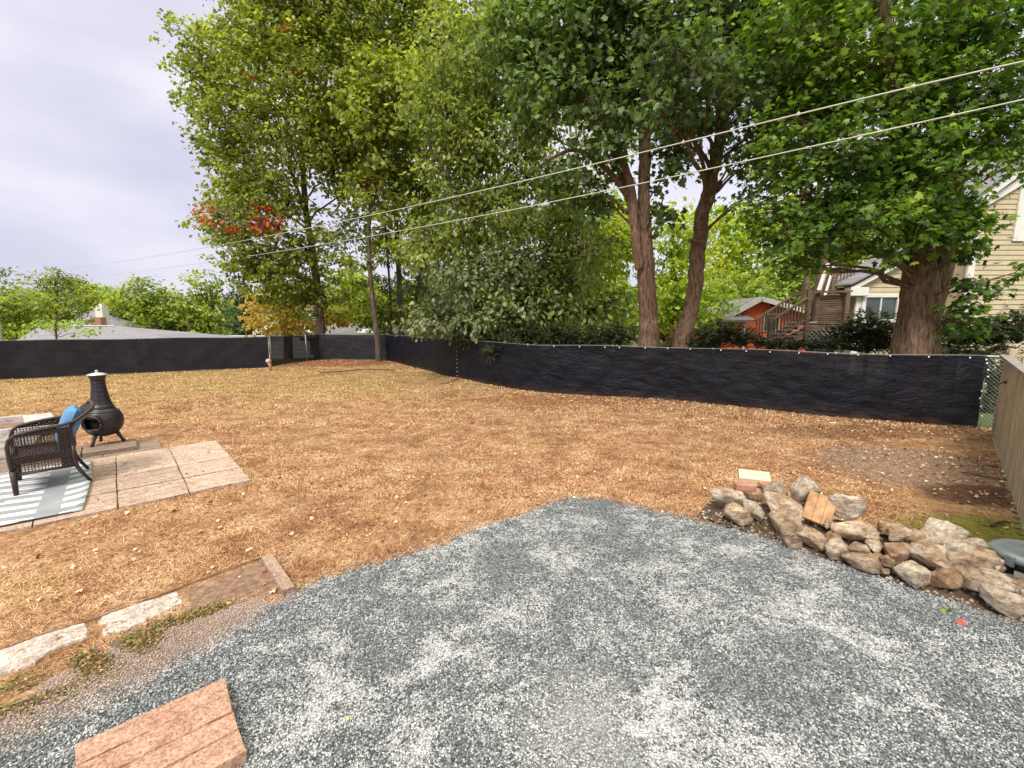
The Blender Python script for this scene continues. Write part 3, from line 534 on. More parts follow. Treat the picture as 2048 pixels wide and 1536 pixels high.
# 6 leaning maple
tree('leaning_maple', 'leaning knobbly brown maple with bare lower trunk beside the upright twin one', 'tree',
     [S((1352, 715, 11.4, .28), (1362, 690, 11.4, .225), (1378, 630, 11.4, .20), (1390, 570, 11.3, .18), (1396, 500, 11.3, .185), (1402, 470, 11.3, .17), (1404, 430, 11.2, .165), (1418, 390, 11.2, .17), (1424, 350, 11.1, .14), (1438, 290, 11, .13), (1446, 220, 10.8, .13), (1444, 130, 10.6, .11), (1430, 20, 10.4, .09), (1425, -90, 10.3, .05)),
      S((1444, 240, 10.8, .1), (1470, 210, 10.5, .08), (1540, 150, 10, .06), (1640, 110, 9.6, .04), base=1), S((1402, 485, 11.2, .07), (1384, 482, 11.1, .06), (1380, 480, 11.1, .045), base=1), S((1422, 380, 11.1, .1), (1438, 372, 11.1, .06), (1442, 364, 11.1, .04), base=1)],
     [(1430, 60, 10, 110, 80), (1530, 60, 10, 100, 80), (1400, 150, 8.6, 80, 60, None, 1.8), (1480, 175, 9.2, 80, 50), (1560, 220, 9.4, 90, 50), (1350, 100, 8.0, 80, 60, None, 1.8), (1500, 300, 9.8, 60, 40, None, 1.8), (1580, 130, 9.5, 90, 70), (1480, -40, 10, 150, 70), (1540, 360, 9.6, 50, 35, None, 1.4), (1390, 290, 10.9, 50, 34, None, 1.), (1340, 260, 11.6, 50, 50, None, 1.2), (1370, 230, 8.8, 70, 40, None, 1.5), (1310, 200, 8.3, 50, 45, None, 1.5), (1490, 390, 10.2, 25, 25, None, .8), (1600, 30, 10.3, 100, 80), (1560, 290, 10.2, 70, 50), (1520, 130, 10.8, 90, 60), (1640, 200, 10.2, 60, 60)],
     LF_DK, .15, MAPLE, M_BARKR, 1.8)
# 7 big maple at the right
tree('large_maple', 'massive thick trunked maple at the right with low boughs before the cream house', 'tree',
     [S((1824, 760, 8.6, .47), (1829, 700, 8.6, .365), (1834, 640, 8.6, .315), (1838, 580, 8.6, .285), (1838, 520, 8.55, .23), (1838, 440, 8.4, .2), (1815, 330, 8.2, .17), (1790, 200, 8, .14), (1770, 60, 7.8, .1), (1760, -60, 7.7, .06)),
      S((1846, 690, 8.75, .16), (1852, 640, 8.72, .205), (1868, 575, 8.7, .215), (1888, 490, 8.6, .2), (1900, 370, 8.4, .18), (1890, 250, 8.3, .17), (1898, 130, 8.2, .16), (1925, 20, 8.1, .12), (1950, -80, 8, .08), base=1)],
     [(1600, 400, 8.2, 80, 50), (1560, 470, 8.2, 60, 45), (1620, 488, 8, 80, 34), (1700, 310, 8, 100, 70), (1740, 430, 7.8, 90, 60), (1700, 500, 8, 70, 28), (1690, 150, 8.4, 110, 90), (1830, 60, 7.8, 110, 80), (1970, 60, 7.8, 100, 80), (1960, 190, 7.6, 90, 60), (1980, 280, 7.4, 80, 50), (1880, 340, 7.5, 90, 60), (1940, 430, 7.6, 45, 40),
      (1900, 460, 7.5, 70, 40), (1830, 470, 7.6, 70, 40), (1770, 520, 7.8, 45, 20, None, 1.4), (1935, 640, 7.9, 45, 38, None, 2.), (2035, 545, 8, 35, 25, None, 1.2), (1945, 600, 7.8, 35, 30, None, 2), (1930, 500, 7.9, 40, 24), (1600, 60, 8.6, 90, 80), (1620, 250, 8.4, 90, 60), (1800, 300, 7.8, 90, 70), (1780, 180, 8, 90, 80), (1530, 420, 8.5, 40, 40), (1750, -60, 8, 180, 70), (1960, -50, 8, 150, 70), (1850, 180, 7.7, 70, 70), (2060, 120, 7.8, 80, 120), (1560, 330, 8.6, 60, 50), (1620, 160, 8.7, 70, 60), (1740, 370, 8.2, 80, 50), (1890, 270, 7.8, 90, 60), (1840, 400, 7.7, 80, 50), (1650, 440, 8.2, 70, 50), (1585, 535, 8.3, 45, 20), (1950, 560, 7.8, 35, 18), (1880, 110, 8.4, 90, 80), (2040, 250, 7.6, 60, 50), (2035, 320, 7.8, 40, 36), (1900, 410, 7.9, 50, 40), (1640, 530, 8.2, 40, 16, None, 1.)],
     LF_BG, .135, MAPLE, M_BARKR, 1.9, lump=.07, wob=.002)
# far trees, each a thing
FT = 'background trees beyond the fences'
def ftree(label, x, dep, cl, mt, sz=.3, nm='background_tree', cov=2.6, T=OVAL, r=.25, top=None, cat='tree'):
    y0 = min(c[1] for c in cl); s = S((x, 690, dep, r), (x, 640, dep, r * .8), (x + 3, (640 + y0) / 2, dep, r * .6), (x, y0, dep, r * .2))
    return tree(nm, label, cat, [s], [(c[0], c[1], dep, c[2], c[3]) for c in cl], mt, sz, T, M_BARK, cov, group=FT, twigs=False, per=14)
ftree('bright yellow green tree seen between the two brown maple trunks', 1345, 24, [(1350, 560, 60, 60), (1330, 640, 60, 40), (1360, 470, 60, 50), (1250, 480, 50, 60), (1400, 620, 70, 50)], LF_YG, .24)
ftree('golden topped tree right of the leaning trunk, behind the orange house', 1480, 33, [(1470, 470, 60, 45), (1530, 440, 60, 35), (1440, 540, 60, 60), (1500, 550, 60, 60), (1590, 430, 50, 40), (1430, 440, 40, 25)], LF_YG, .3)
ftree('mid green tree low behind the golden topped one', 1450, 29, [(1420, 620, 60, 45), (1490, 620, 60, 40), (1470, 580, 50, 40)], LF_MG, .27)
ftree('soft pale green round tree between the orange house and the wooden stairs', 1580, 27, [(1570, 585, 60, 40), (1620, 550, 50, 45), (1545, 600, 40, 25), (1640, 500, 60, 50), (1600, 520, 60, 50)], LF_LG, .22)
ftree('pale green tree above the deck posts of the cream house', 1700, 26, [(1690, 470, 60, 60), (1740, 520, 50, 40), (1680, 540, 40, 30), (1760, 420, 70, 60)], LF_LG, .22)
ftree('yellow green tree behind the drooping grey green one', 1180, 26, [(1140, 520, 70, 70), (1210, 440, 60, 60), (1210, 600, 80, 60), (1100, 620, 70, 40), (1220, 500, 50, 60), (1120, 410, 50, 50), (1040, 640, 70, 40)], LF_YG, .26)
ftree('olive tree filling the gap behind the conifer', 900, 30, [(900, 600, 70, 60), (960, 620, 60, 50), (880, 500, 60, 60), (980, 520, 60, 70), (860, 640, 60, 40), (1000, 420, 70, 60)], LF_MG, .3)
ftree('tall green tree filling the sky behind the leaning maple crown', 1800, 17, [(1500, 80, 110, 90), (1600, 200, 90, 80), (1620, 60, 100, 90), (1540, 300, 60, 40), (1700, 280, 80, 80), (1660, 400, 70, 50)], LF_DK, .2, cov=1.0, r=.2)
ftree('tall olive tree standing behind the twin stem maple', 1150, 18, [(1180, 300, 80, 70), (1250, 200, 70, 80), (1050, 160, 90, 90), (1160, 80, 100, 90)], LF_OL, .18, cov=.9, r=.08)
ftree('bright green tree low behind the slim tree at the corner', 730, 32, [(720, 610, 50, 40), (770, 640, 50, 35), (810, 650, 50, 30), (700, 560, 40, 30)], LF_YG, .3)
ftree('yellow and orange tinted tree left of the tall maple trunk', 575, 25, [(570, 610, 55, 45), (540, 640, 50, 30), (610, 640, 50, 30), (590, 590, 40, 30), (680, 630, 40, 25), (530, 600, 30, 25)], LF_OR, .22, cov=2)
ftree('dark evergreen tree left of the yellow tinted tree', 490, 46, [(490, 625, 35, 45), (500, 660, 45, 25), (480, 590, 22, 22)], LF_CON, .35)
ftree('round green tree right of centre in the far left treeline', 420, 52, [(408, 578, 34, 34), (435, 630, 42, 40), (385, 625, 40, 36), (380, 665, 50, 20)], LF_MG, .42)
ftree('broad bright green tree above the grey hip roof', 290, 50, [(285, 590, 45, 32), (335, 612, 50, 38), (260, 635, 50, 35), (330, 650, 70, 28), (240, 618, 30, 30)], LF_MG, .4)
ftree('yellow green tree behind the brick chimney', 210, 56, [(205, 610, 45, 38), (235, 640, 40, 35), (180, 590, 30, 25)], LF_YG, .42)
ftree('feathery olive tree rising over the far house at the left', 110, 38, [(115, 563, 34, 28), (150, 590, 38, 40), (80, 595, 40, 35), (130, 632, 50, 26), (60, 640, 50, 26)], LF_A, .2, cov=1.9)
ftree('bright green tree at the left edge of the picture', 30, 34, [(20, 630, 45, 45), (55, 610, 40, 35), (-20, 600, 40, 60), (60, 660, 50, 22), (-60, 640, 60, 60)], LF_MG, .28, cov=2)
ftree('low bright green bush against the right end of the hip roof', 375, 34, [(372, 672, 28, 11)], LF_YG, .2, nm='background_bush', cat='bush', r=.04)
ftree('small leafy sapling in front of the grey hip roof', 110, 20.5, [(80, 655, 38, 16), (130, 650, 40, 18), (190, 662, 22, 14)], LF_LG, .16, cov=.8, r=.05, nm='sapling')
ftree('dark tree tips poking in at the left edge of the sky', -30, 18, [(-10, 545, 26, 14), (20, 550, 18, 7)], LF_DK, .12, cov=1.1, r=.06, nm='sapling')
# far off woods closing the view beyond
def woods(name, label, x0, x1, yt, yb, dep, mt, sz, n, jit):
    P = []; 
    for i in range(n):
        x = rng.uniform(x0, x1); top = yt + 14 * math.sin(x * .05) + 8 * math.sin(x * .13 + 1) ; y = rng.uniform(top, yb); P.append(W(x, y, dep + rng.uniform(-jit, jit)))
    P = np.array(P); out = np.zeros_like(P); out[:, 1] = -1; V, Fq = leaves(P, out, sz, OVAL, .3)
    obj(name, (V, Fq), mt, kind='stuff', label=label, cat='woods')
woods('far_woods', 'distant mass of green woods behind the left houses', -200, 560, 615, 690, 75, LF_MG, .75, 9000, 5)
woods('far_woods', 'green woods closing the gaps behind the trees on the right', 640, 2300, 560, 700, 48, LF_MG, .55, 42000, 5)
# ------------------------------------------------------------------ evergreen shrubs along the right fence
SG = 'dark evergreen shrubs behind the right fence'
def shrub(label, cl, mt=LF_YEW, sz=.09, T=NARROW, cov=4.8, nm='evergreen_shrub', grp=SG):
    ctr = W(cl[0][0], cl[0][1], cl[0][2]); r = empty(nm, (ctr[0], ctr[1], -.03), label, 'shrub', grp); A = []; B = []; off = 0; tw = MB()
    for (px, py, dep, rx, ry) in cl:
        c = W(px, py, dep); ax = np.array((rx, (rx + ry) / 2, ry)) * dep / F; lp = sz / dep * F; n = int(cov * 2.2 * PI * rx * ry / (lp * lp * .22)); k = max(5, n // 30)
        d = rng.normal(size=(k, 3)); d /= np.linalg.norm(d, axis=1)[:, None]; d[:, 2] *= .8; st_ = c + d * ax * rng.random((k, 1)) ** .5 * .8
        dr = d * np.array((1, 1, .5)) + rng.normal(0, .35, (k, 3)) + np.array((0, 0, .12)); dr /= np.linalg.norm(dr, axis=1)[:, None]; ln = rng.uniform(.12, .34, k) * (1 + 0 * ax[0])
        kk = rng.integers(0, k, n); t = rng.random(n); P = st_[kk] + dr[kk] * (t * ln[kk])[:, None]; P[:, 2] -= .10 * t ** 2 * ln[kk] / .3
        side = np.cross(dr[kk], (0, 0, 1.)); side /= np.linalg.norm(side, axis=1)[:, None] + 1e-6; sg = rng.choice([-1, 1], n)[:, None]
        D = side * sg + dr[kk] * .75 + rng.normal(0, .18, (n, 3)); D /= np.linalg.norm(D, axis=1)[:, None]
        N = np.array((0, 0, 1.)) + rng.normal(0, .3, (n, 3)); N -= D * (N * D).sum(1)[:, None]; N /= np.linalg.norm(N, axis=1)[:, None]
        V, Fq = stamp(P, D, np.cross(N, D), N, T[0] * np.array((1, 1.5, 1)), T[1], (sz * rng.uniform(.6, 1.2, n) * (1.1 - .6 * t)).reshape(n, 1)); A.append(V); B.append(Fq + off); off += len(V)
        for q in range(0, k, max(1, k // 40)): tw.tube([(c[0], c[1], c[2] - ax[2] * .8), st_[q], st_[q] + dr[q] * ln[q] * .8], [.015, .007, .003], 4, cap=False)
    obj('foliage', (np.concatenate(A), np.concatenate(B)), mt, r); tw.tube([(ctr[0], ctr[1], -.05), (ctr[0], ctr[1], max(.4, ctr[2]))], [.05, .03], 6); obj('stems', tw, M_TWIG, r)
shrub('dark evergreen bough mass hanging over the fence below the grey green tree', [(1000, 680, 13.0, 60, 24), (940, 675, 13.4, 50, 20), (1060, 665, 13.2, 60, 30), (1000, 700, 12.2, 32, 16)], sz=.085)
shrub('long dark hedge section left of the twin stem maple', [(1120, 668, 12.4, 60, 26), (1190, 672, 12.2, 60, 26), (1240, 668, 12, 45, 30), (1150, 690, 12.6, 90, 22)], sz=.085)
shrub('dark evergreen shrub just right of the leaning maple base', [(1430, 665, 11.2, 50, 26), (1480, 672, 11, 48, 26), (1410, 685, 11.3, 50, 18), (1370, 690, 12.2, 60, 15)], sz=.08)
shrub('small olive evergreen below the foot of the wooden stairs', [(1540, 684, 10.6, 34, 14), (1585, 688, 10.4, 36, 14)], sz=.07)
shrub('spreading dark yew in front of the lattice and basement window', [(1740, 650, 10.3, 65, 38), (1690, 668, 10.4, 50, 26), (1770, 675, 10, 50, 30), (1650, 686, 10.2, 40, 14), (1720, 690, 10.2, 90, 16)], sz=.075)
shrub('dark yew crowding the right side of the large maple trunk', [(1920, 665, 9.6, 60, 32), (1990, 660, 9.4, 55, 36), (1950, 700, 9.3, 100, 22), (2040, 650, 9.3, 50, 45), (1900, 640, 9.7, 25, 30)], sz=.07)
shrub('reddish tinted low bush between the two brown maple trunks', [(1335, 668, 13.5, 36, 20), (1345, 690, 13, 40, 16)], LF_OR, .08, OVAL, 1.6, 'low_bush', None)
shrub('shaded undergrowth seen through the bare chain link at the right end of the fence', [(1985, 742, 8.7, 60, 40), (1980, 795, 8.7, 50, 26), (1990, 840, 8.6, 50, 16)], LF_YEW, .08, NARROW, 4, 'undergrowth', None)
# ------------------------------------------------------------------ fences
def along(pts, step):
    pts = [np.array(p, float)[:2] for p in pts]; out = []; 
    for a, b in zip(pts[:-1], pts[1:]):
        n = max(1, int(round(np.linalg.norm(b - a) / step)))
        for i in range(n): out.append(a + (b - a) * i / n)
    out.append(pts[-1]); return np.array(out)
def screen_mesh(pts, z1, wr, seed, lo=.02, off=0.03):
    Q = along(pts, .07); n = len(Q); T = np.gradient(Q, axis=0); T /= np.linalg.norm(T, axis=1)[:, None]; Nn = np.stack([T[:, 1], -T[:, 0]], 1)
    s = np.concatenate([[0], np.cumsum(np.linalg.norm(np.diff(Q, axis=0), axis=1))]); k = 16; V = []
    for j in range(k + 1):
        h = j / k; z = lo + (z1 - lo) * h + hgt(Q[:, 0], Q[:, 1]) * (1 - h) + .012 * np.sin(s * 1.9 + seed) * h + .02 * np.sin(s * 2.3 + seed * 3) * (1 - h)
        d = off + wr * (np.sin(s * 2.3 + h * 5 + seed) * .5 + np.sin(s * 7.1 - h * 9 + seed * 2) * .3 + np.sin(s * 13 + h * 21) * .18 + np.sin(s * 3.7 + h * 31 + seed) * .25) * (1 - abs(h * 2 - 1) ** 6)
        P = Q + Nn * d[:, None]; V.append(np.concatenate([P, z[:, None]], 1))
    V = np.concatenate(V); I = (np.arange(k)[:, None] * n + np.arange(n - 1)[None]).ravel(); return V, np.stack([I, I + 1, I + n + 1, I + n], 1)
FH = 1.18
def fence(label, pts, mat, wr, seed, npost, ties=None, edge_ties=None, rail=True):
    r = empty('screened_fence', tuple(pts[0]), label, 'fence')
    V, Fq = screen_mesh(pts, FH, wr, seed); obj('privacy_screen', (V, Fq), mat, r, smooth=True)
    Q = along(pts, .12); s = np.arange(len(Q)) * .12
    obj('top_rail', MB().tube(np.stack([Q[:, 0], Q[:, 1], FH + .012 + .012 * np.sin(s * 1.9 + seed)], 1), .009, 6), M_RAIL, r, smooth=True)
    obj('bottom_hem', MB().tube(np.stack([Q[:, 0] + .02, Q[:, 1] - .03, .025 + hgt(Q[:, 0], Q[:, 1]) + .02 * np.sin(s * 2.3 + seed * 3)], 1), .01, 5), M_BLACKP, r, smooth=True)
    L_ = np.linspace(0, len(Q) - 1, npost).astype(int)
    for i in L_:
        q = Q[i]; d = np.array((0.04, .05)) if True else 0; obj('post', MB().tube([(q[0] + d[0], q[1] + d[1], -.1), (q[0] + d[0], q[1] + d[1], FH + .02)], .026, 8), M_STEEL, r, smooth=True)
    return r
fl = fence('black screened fence running along the left side behind the fire pot', FL, M_SCREENG, .014, 1, 6)
fc = fence('short see through black screened fence at the far corner around the maple trunk', FC, M_SHEER, .02, 2, 4)
fr_ = fence('long wrinkled black screened fence along the right side with white ties', FR, M_SCREEN, .026, 3, 10)
def tie(p, r, s=.012):
    m_ = MB().lathe([(s * .5, -s * .6), (s, -s * .2), (s, s * .2), (s * .5, s * .6)], (0, 0, 0), 8); V, f = m_.arr(); R = np.array([[1, 0, 0], [0, 0, -1], [0, 1, 0]]); obj('zip_tie', (V @ R.T + p, f), M_WHITE, r)
for x in (1110, 1160, 1210, 1240, 1290, 1335, 1380, 1440, 1490, 1540, 1597, 1654, 1714, 1780, 1857, 1935):
    # on the fence line under that pixel
    best = None
    for q in along(FR, .03):
        a = q[0] / q[1]
        if best is None or abs(a - (x - 1024) / F * 1.0 / ray(x, 705)[1]) < best[0]: best = (abs(a - (x - 1024) / F / ray(x, 705)[1]), q)
    q = best[1]; tie(np.array((q[0] - .02, q[1] - .055, FH - .015)), fr_, .014)
qe = FR[-1][:2]
for z in (1.14, 1.08, .97, .86, .74, .62, .5, .36, .2): tie(np.array((qe[0] - .02 + .04 * math.sin(z * 9), qe[1] - .05, z)), fr_, .015)
# vertical row of ties where two screens join
qj = G(915, 757)[:2]
for z in np.linspace(.1, 1.1, 9): tie(np.array((qj[0], qj[1] - .06, z)), fr_, .011)
# bare chain link end
r = empty('chain_link_panel', tuple(FE[0]), 'bare chain link panel between the end of the black screen and the wooden gate', 'fence')
a = FE[0][:2]; b = FE[1][:2] + np.array((.05, 0)); w = np.linalg.norm(b - a); e = (b - a) / w; mbl = MB(); k = .06
for i in range(int((w + FH) / k) + 1):
    for sgn in (1, -1):
        u0 = i * k if sgn > 0 else i * k - FH; pts = []
        x0 = (i * k - FH) if sgn > 0 else i * k; lo = max(0, x0) if sgn > 0 else min(w, x0)
        # line u = x0 + z (sgn>0) or u = x0 - z
        if sgn > 0: za, zb = max(0, -x0), min(FH, w - x0)
        else: za, zb = max(0, x0 - w), min(FH, x0)
        if zb - za > .02: mbl.tube([(*(a + e * (x0 + sgn * za)), za), (*(a + e * (x0 + sgn * zb)), zb)], .0018, 3, cap=False)
obj('wire_mesh', mbl, M_STEEL, r); obj('top_rail', MB().tube([(*a, FH + .01), (*b, FH + .01)], .018, 8), M_STEEL, r)
obj('post', MB().tube([(*(b + (.02, .02)), -.1), (*(b + (.02, .02)), FH + .06)], .03, 8), M_IRON, r)
# wooden picket gate / fence on the right
r = empty('wooden_fence', tuple(GATE[0]), 'weathered wooden board fence along the right edge with a sloping cap', 'fence')
g0 = GATE[0][:2]; g1 = GATE[2][:2]; gd = g1 - g0; gl = np.linalg.norm(gd); gd /= gl; gn = np.array((gd[1], -gd[0]))   # outward normal
if gn @ (0, 1) > 0: gn = gn
yaw = math.atan2(gd[1], gd[0]); Rz = np.array([[math.cos(yaw), -math.sin(yaw), 0], [math.sin(yaw), math.cos(yaw), 0], [0, 0, 1]])
tot = gl + 2.0; nb = int(tot / .105)
nrm = np.array((-gd[1], gd[0])); nrm = nrm if nrm @ (-1, 0) > 0 else -nrm
for i in range(nb):
    s_ = i * .105 + .05; p = g0 + gd * s_; h = 1.20 + .02 * math.sin(i * 1.7); o_ = .0 + random.uniform(-.003, .003)
    obj('board', MB().box((p[0] + nrm[0] * o_, p[1] + nrm[1] * o_, h / 2 + .015), (.098, .019, h - .01), Rz), M_WFENCE, r, bevel=.003)
obj('cap_rail', MB().bar((*(g0 - nrm * .0), 1.235), (*(g0 + gd * tot), 1.235), .115, .035), M_WGREY, r, bevel=.004)
for z in (.3, .95): obj('back_rail', MB().bar((*(g0 - nrm * .045), z), (*(g0 + gd * tot - nrm * .045), z), .04, .085), M_WFENCE, r, bevel=.004)
for s_ in (.02, 2.0, 4.0): p = g0 + gd * s_ - nrm * .08; obj('post', MB().box((p[0], p[1], .65), (.09, .09, 1.38), Rz), M_WFENCE, r, bevel=.005)
p = g0 + gd * 1.1 + nrm * .02
obj('latch', MB().box((p[0], p[1], .93), (.12, .02, .03), Rz).bar((p[0] + nrm[0] * .01, p[1] + nrm[1] * .01, .93), (p[0] + nrm[0] * .05, p[1] + nrm[1] * .05, .90), .012), M_IRON, r)
p = g0 + gd * .75 + nrm * .03; obj('pull_handle', MB().tube([(p[0], p[1], .15), (p[0] + nrm[0] * .02, p[1] + nrm[1] * .02, .17), (p[0] + nrm[0] * .02, p[1] + nrm[1] * .02, .52), (p[0], p[1], .54)], .012, 6), M_WGREY, r)
# board lying on the earth by the wooden fence, and sticks
bp = G(1965, 948, .015); obj('loose_board', MB().bar(G(1932, 943, .015), G(2012, 958, .015), .14, .025), M_WDECK, label='short pale board lying on the bare earth by the wooden fence', cat='board', bevel=.003, loc=tuple(bp))
def stick(pts, rad, label):
    P = [G(x, y, z) for x, y, z in pts]; obj('stick', MB().tube(P, np.linspace(rad, rad * .5, len(P)), 6), M_BARK, smooth=True, label=label, cat='stick', loc=tuple(P[0]))
stick([(1982, 1050, .02), (1995, 1045, .03), (2008, 1042, .02), (2022, 1046, .015)], .014, 'pale broken stick on dark earth near the foot of the wooden fence')
stick([(1966, 930, .02), (1985, 932, .03), (2000, 930, .02)], .012, 'thin pale stick lying behind the short board')
stick([(640, 745, .04), (690, 742, .05), (730, 738, .05), (790, 740, .04)], .03, 'long grey branch lying on the leaf mound at the far corner')
stick([(878, 768, .03), (900, 764, .03), (917, 757, .03)], .015, 'short dark branch at the foot of the right fence below the seam')
# ------------------------------------------------------------------ fallen leaves
def litter():
    Ps = []
    def strip(pts, n, w, off=0):
        Q = along(pts, .05); k = rng.integers(0, len(Q), n); P = Q[k] + rng.normal(0, w, (n, 2)); P[:, 1] -= abs(rng.normal(0, w, n)) + off; return P
    Ps.append(strip(FR[3:], 2600, .3, .1)); Ps.append(strip(FR[6:], 1300, .7, .1)); Ps.append(np.stack([rng.normal(-7.2, 1.6, 900), rng.normal(18.1, .8, 900)], 1))
    Ps.append(scatter_poly(1500, -10, 7, 3, 17, YARD)); Ps.append(scatter_poly(500, -4, 4, 2.2, 5, YARD)); Ps.append(np.stack([rng.normal(5.2, .8, 420), rng.normal(4.9, .8, 420)], 1)); Ps.append(strip([G(1950, 905), G(2010, 1030)], 220, .2))
    P = np.concatenate(Ps); pt = np.array([PT(rng.uniform(0, 2), rng.uniform(0, 2.8))[:2] for _ in range(60)]); P = P[inpoly(P, YARD) & ~inpoly(P, GRAV) & ~inpoly(P, PATIO)]; npat = len(pt); P = np.concatenate([P, pt])
    n = len(P); D, S_, N = rot_basis(n, .5); T = MAPLE[0] * np.array((1, 1, 2.4)); z = hgt(P[:, 0], P[:, 1]) + .022; z[-npat:] = .045
    V, Fq = stamp(np.concatenate([P, z[:, None]], 1), D, S_, N, T, MAPLE[1], (rng.uniform(.022, .058, n)).reshape(n, 1))
    obj('leaf_litter', (V, Fq), M_LITTER, kind='stuff', label='curled brown and tan fallen leaves scattered over the dry lawn and along the fence', cat='leaves')
litter()
def leaf_thing(x, y, label, mats, n=1, s=.06, z=.03):
    p = G(x, y, z); r = None; A = []; 
    P = p + rng.normal(0, .02 if n > 1 else 0, (n, 3)) * (1, 1, .3); D, S_, N = rot_basis(n, .35); V, Fq = stamp(P, D, S_, N, MAPLE[0] * np.array((1, 1, 1.6)), MAPLE[1], (s * rng.uniform(.8, 1.2, n)).reshape(n, 1))
    obj('fallen_leaf' if n == 1 else 'leaf_sprig', (V, Fq), mats, label=label, cat='leaf' if n == 1 else 'sprig', loc=tuple(p))
LGN = leafmat('fresh_leaf', [(.16, .24, .02), (.32, .36, .04)], .2); LYL = leafmat('yellow_leaf', [(.62, .48, .12), (.72, .60, .22)], .2); LTN = leafmat('tan_leaf', [(.68, .50, .30), (.76, .60, .42)], .2); LRD = leafmat('red_leaf', [(.55, .05, .03), (.7, .1, .05)], .2)
leaf_thing(1900, 1222, 'green leaf sprig lying alone on the gravel right of the stone pile', LGN, 3, .055)
leaf_thing(1925, 1243, 'bright red leaf beside the green sprig on the gravel', LRD, 1, .055)
leaf_thing(1856, 1172, 'green leaves fallen at the front foot of the stone pile', LGN, 3, .055)
leaf_thing(1832, 1166, 'red leaf at the front foot of the stone pile', LRD, 1, .05)
leaf_thing(1526, 1056, 'yellow green leaf sprig against the left end of the stone pile', LGN, 3, .05, .05)
leaf_thing(695, 1434, 'single small yellow leaf alone on the foreground gravel', LYL, 1, .025)
leaf_thing(456, 1204, 'pale yellow leaf near the brick at the end of the edging', LYL, 1, .05)
leaf_thing(162, 1178, 'largest pale tan leaf on the lawn above the edging slabs', LTN, 1, .075)
leaf_thing(495, 1098, 'pale tan leaf on the lawn above the standing edging brick', LTN, 1, .05)
leaf_thing(548, 1180, 'tan leaf beside the lower end of the edging brick', LTN, 1, .06)
leaf_thing(530, 1140, 'dark red leaf in the corner by the edging brick', LRD, 1, .045)
leaf_thing(1395, 1036, 'pale leaf on the soil at the left tip of the stone bed', LTN, 1, .045)
leaf_thing(1480, 1067, 'pale yellow leaf on the soil under the left rocks', LYL, 1, .04)
leaf_thing(1608, 1103, 'cream leaf on the gravel edge under the middle of the stone pile', LYL, 1, .04)
# ------------------------------------------------------------------ patio slabs
def rotUV(): return np.array([[U[0], Vv[0], 0], [U[1], Vv[1], 0], [0, 0, 1]])
RUV = rotUV()
def slab_mesh(w, d, h, grooves, gap=.006, cross=()):
    """slab with chamfered grooves running along local x at given y positions"""
    ys_ = [-d / 2 + gap]; zs_ = [h]
    for g in grooves: ys_ += [g - .007, g - .003, g + .003, g + .007]; zs_ += [h, h - .012, h - .012, h]
    ys_.append(d / 2 - gap); zs_.append(h); nx_ = 9; xx = np.linspace(-w / 2 + gap, w / 2 - gap, nx_); V = []
    for y_, z_ in zip(ys_, zs_):
        for x_ in xx: V.append((x_ + (rng.normal(0, .003) if x_ in (xx[0], xx[-1]) else 0), y_ + rng.normal(0, .0022), z_))
    k = len(ys_); f = [(i * nx_ + j, i * nx_ + j + 1, (i + 1) * nx_ + j + 1, (i + 1) * nx_ + j) for i in range(k - 1) for j in range(nx_ - 1)]
    b = len(V); V += [(-w / 2 + gap, -d / 2 + gap, 0), (w / 2 - gap, -d / 2 + gap, 0), (w / 2 - gap, d / 2 - gap, 0), (-w / 2 + gap, d / 2 - gap, 0)]
    f.append(tuple([b, b + 1] + [j for j in range(nx_ - 1, -1, -1)])); f.append(tuple([b + 2, b + 3] + [(k - 1) * nx_ + j for j in range(nx_)]))
    f.append(tuple([b + 3, b] + [i * nx_ for i in range(k)])); f.append(tuple([b + 1, b + 2] + [i * nx_ + nx_ - 1 for i in range(k - 1, -1, -1)])); f.append((b, b + 3, b + 2, b + 1))
    return np.array(V), f
COLN = ['right hand', 'second', 'third', 'fourth', 'fifth', 'sixth', 'seventh', 'eighth', 'ninth']; ROWN = ['front', 'second', 'third', 'back']
for i in range(7):
    for j in range(4):
        if j > 0 and i >= 6: continue
        gr = [(-.275 + .55 * f_) for f_ in random.choice([(.27, .52, .78), (.36, .8), (.2, .62), (.3, .55, .85)])]
        V, f = slab_mesh(SL, SL, .03 + .004 * ((i * 3 + j) % 3), gr); V = V @ RUV.T + PT((i + .5) * SL, (j + .5) * SL)
        under = ' partly under the rug' if i == 2 else (' under the rug' if i > 2 else '')
        obj('patio_slab', (V, f), M_SLAB, label=f'pinkish grooved patio slab, {ROWN[j]} row, {COLN[i]} column{under}' if True else None, cat='paving slab', group='grooved slabs of the patio', loc=tuple(PT((i + .5) * SL, (j + .5) * SL)))
for i in range(5):
    u0 = .62 + i * SL * 1.1; V, f = slab_mesh(SL * 1.1, .7, .028, [-.12, .14]); V = V @ RUV.T + PT(u0 + SL * .55, 2.2 + .36)
    obj('patio_slab', (V, f), M_SLABG, label=['greyer slab behind the patio right of the chiminea', 'greyer slab behind the patio directly under the fire pot plinth', 'greyer slab behind the wicker chair', 'greyer slab left of the chair behind the rug', 'greyer slab at the left edge behind the rug'][i], cat='paving slab', group='greyer slabs behind the patio', loc=tuple(PT(u0 + SL * .55, 2.56)))
# plinth of two slabs carrying the chiminea
for k, (uu, nm_) in enumerate(((1.15, 'right half of the raised slab plinth under the chiminea'), (1.70, 'left half of the raised slab plinth under the chiminea'))):
    V, f = slab_mesh(.55, .55, .05, [-.1, .08]); V = V @ RUV.T + PT(uu, 2.62, .03); obj('plinth_slab', (V, f), M_SLABG, label=nm_, cat='paving slab', loc=tuple(PT(uu, 2.62, .03)))
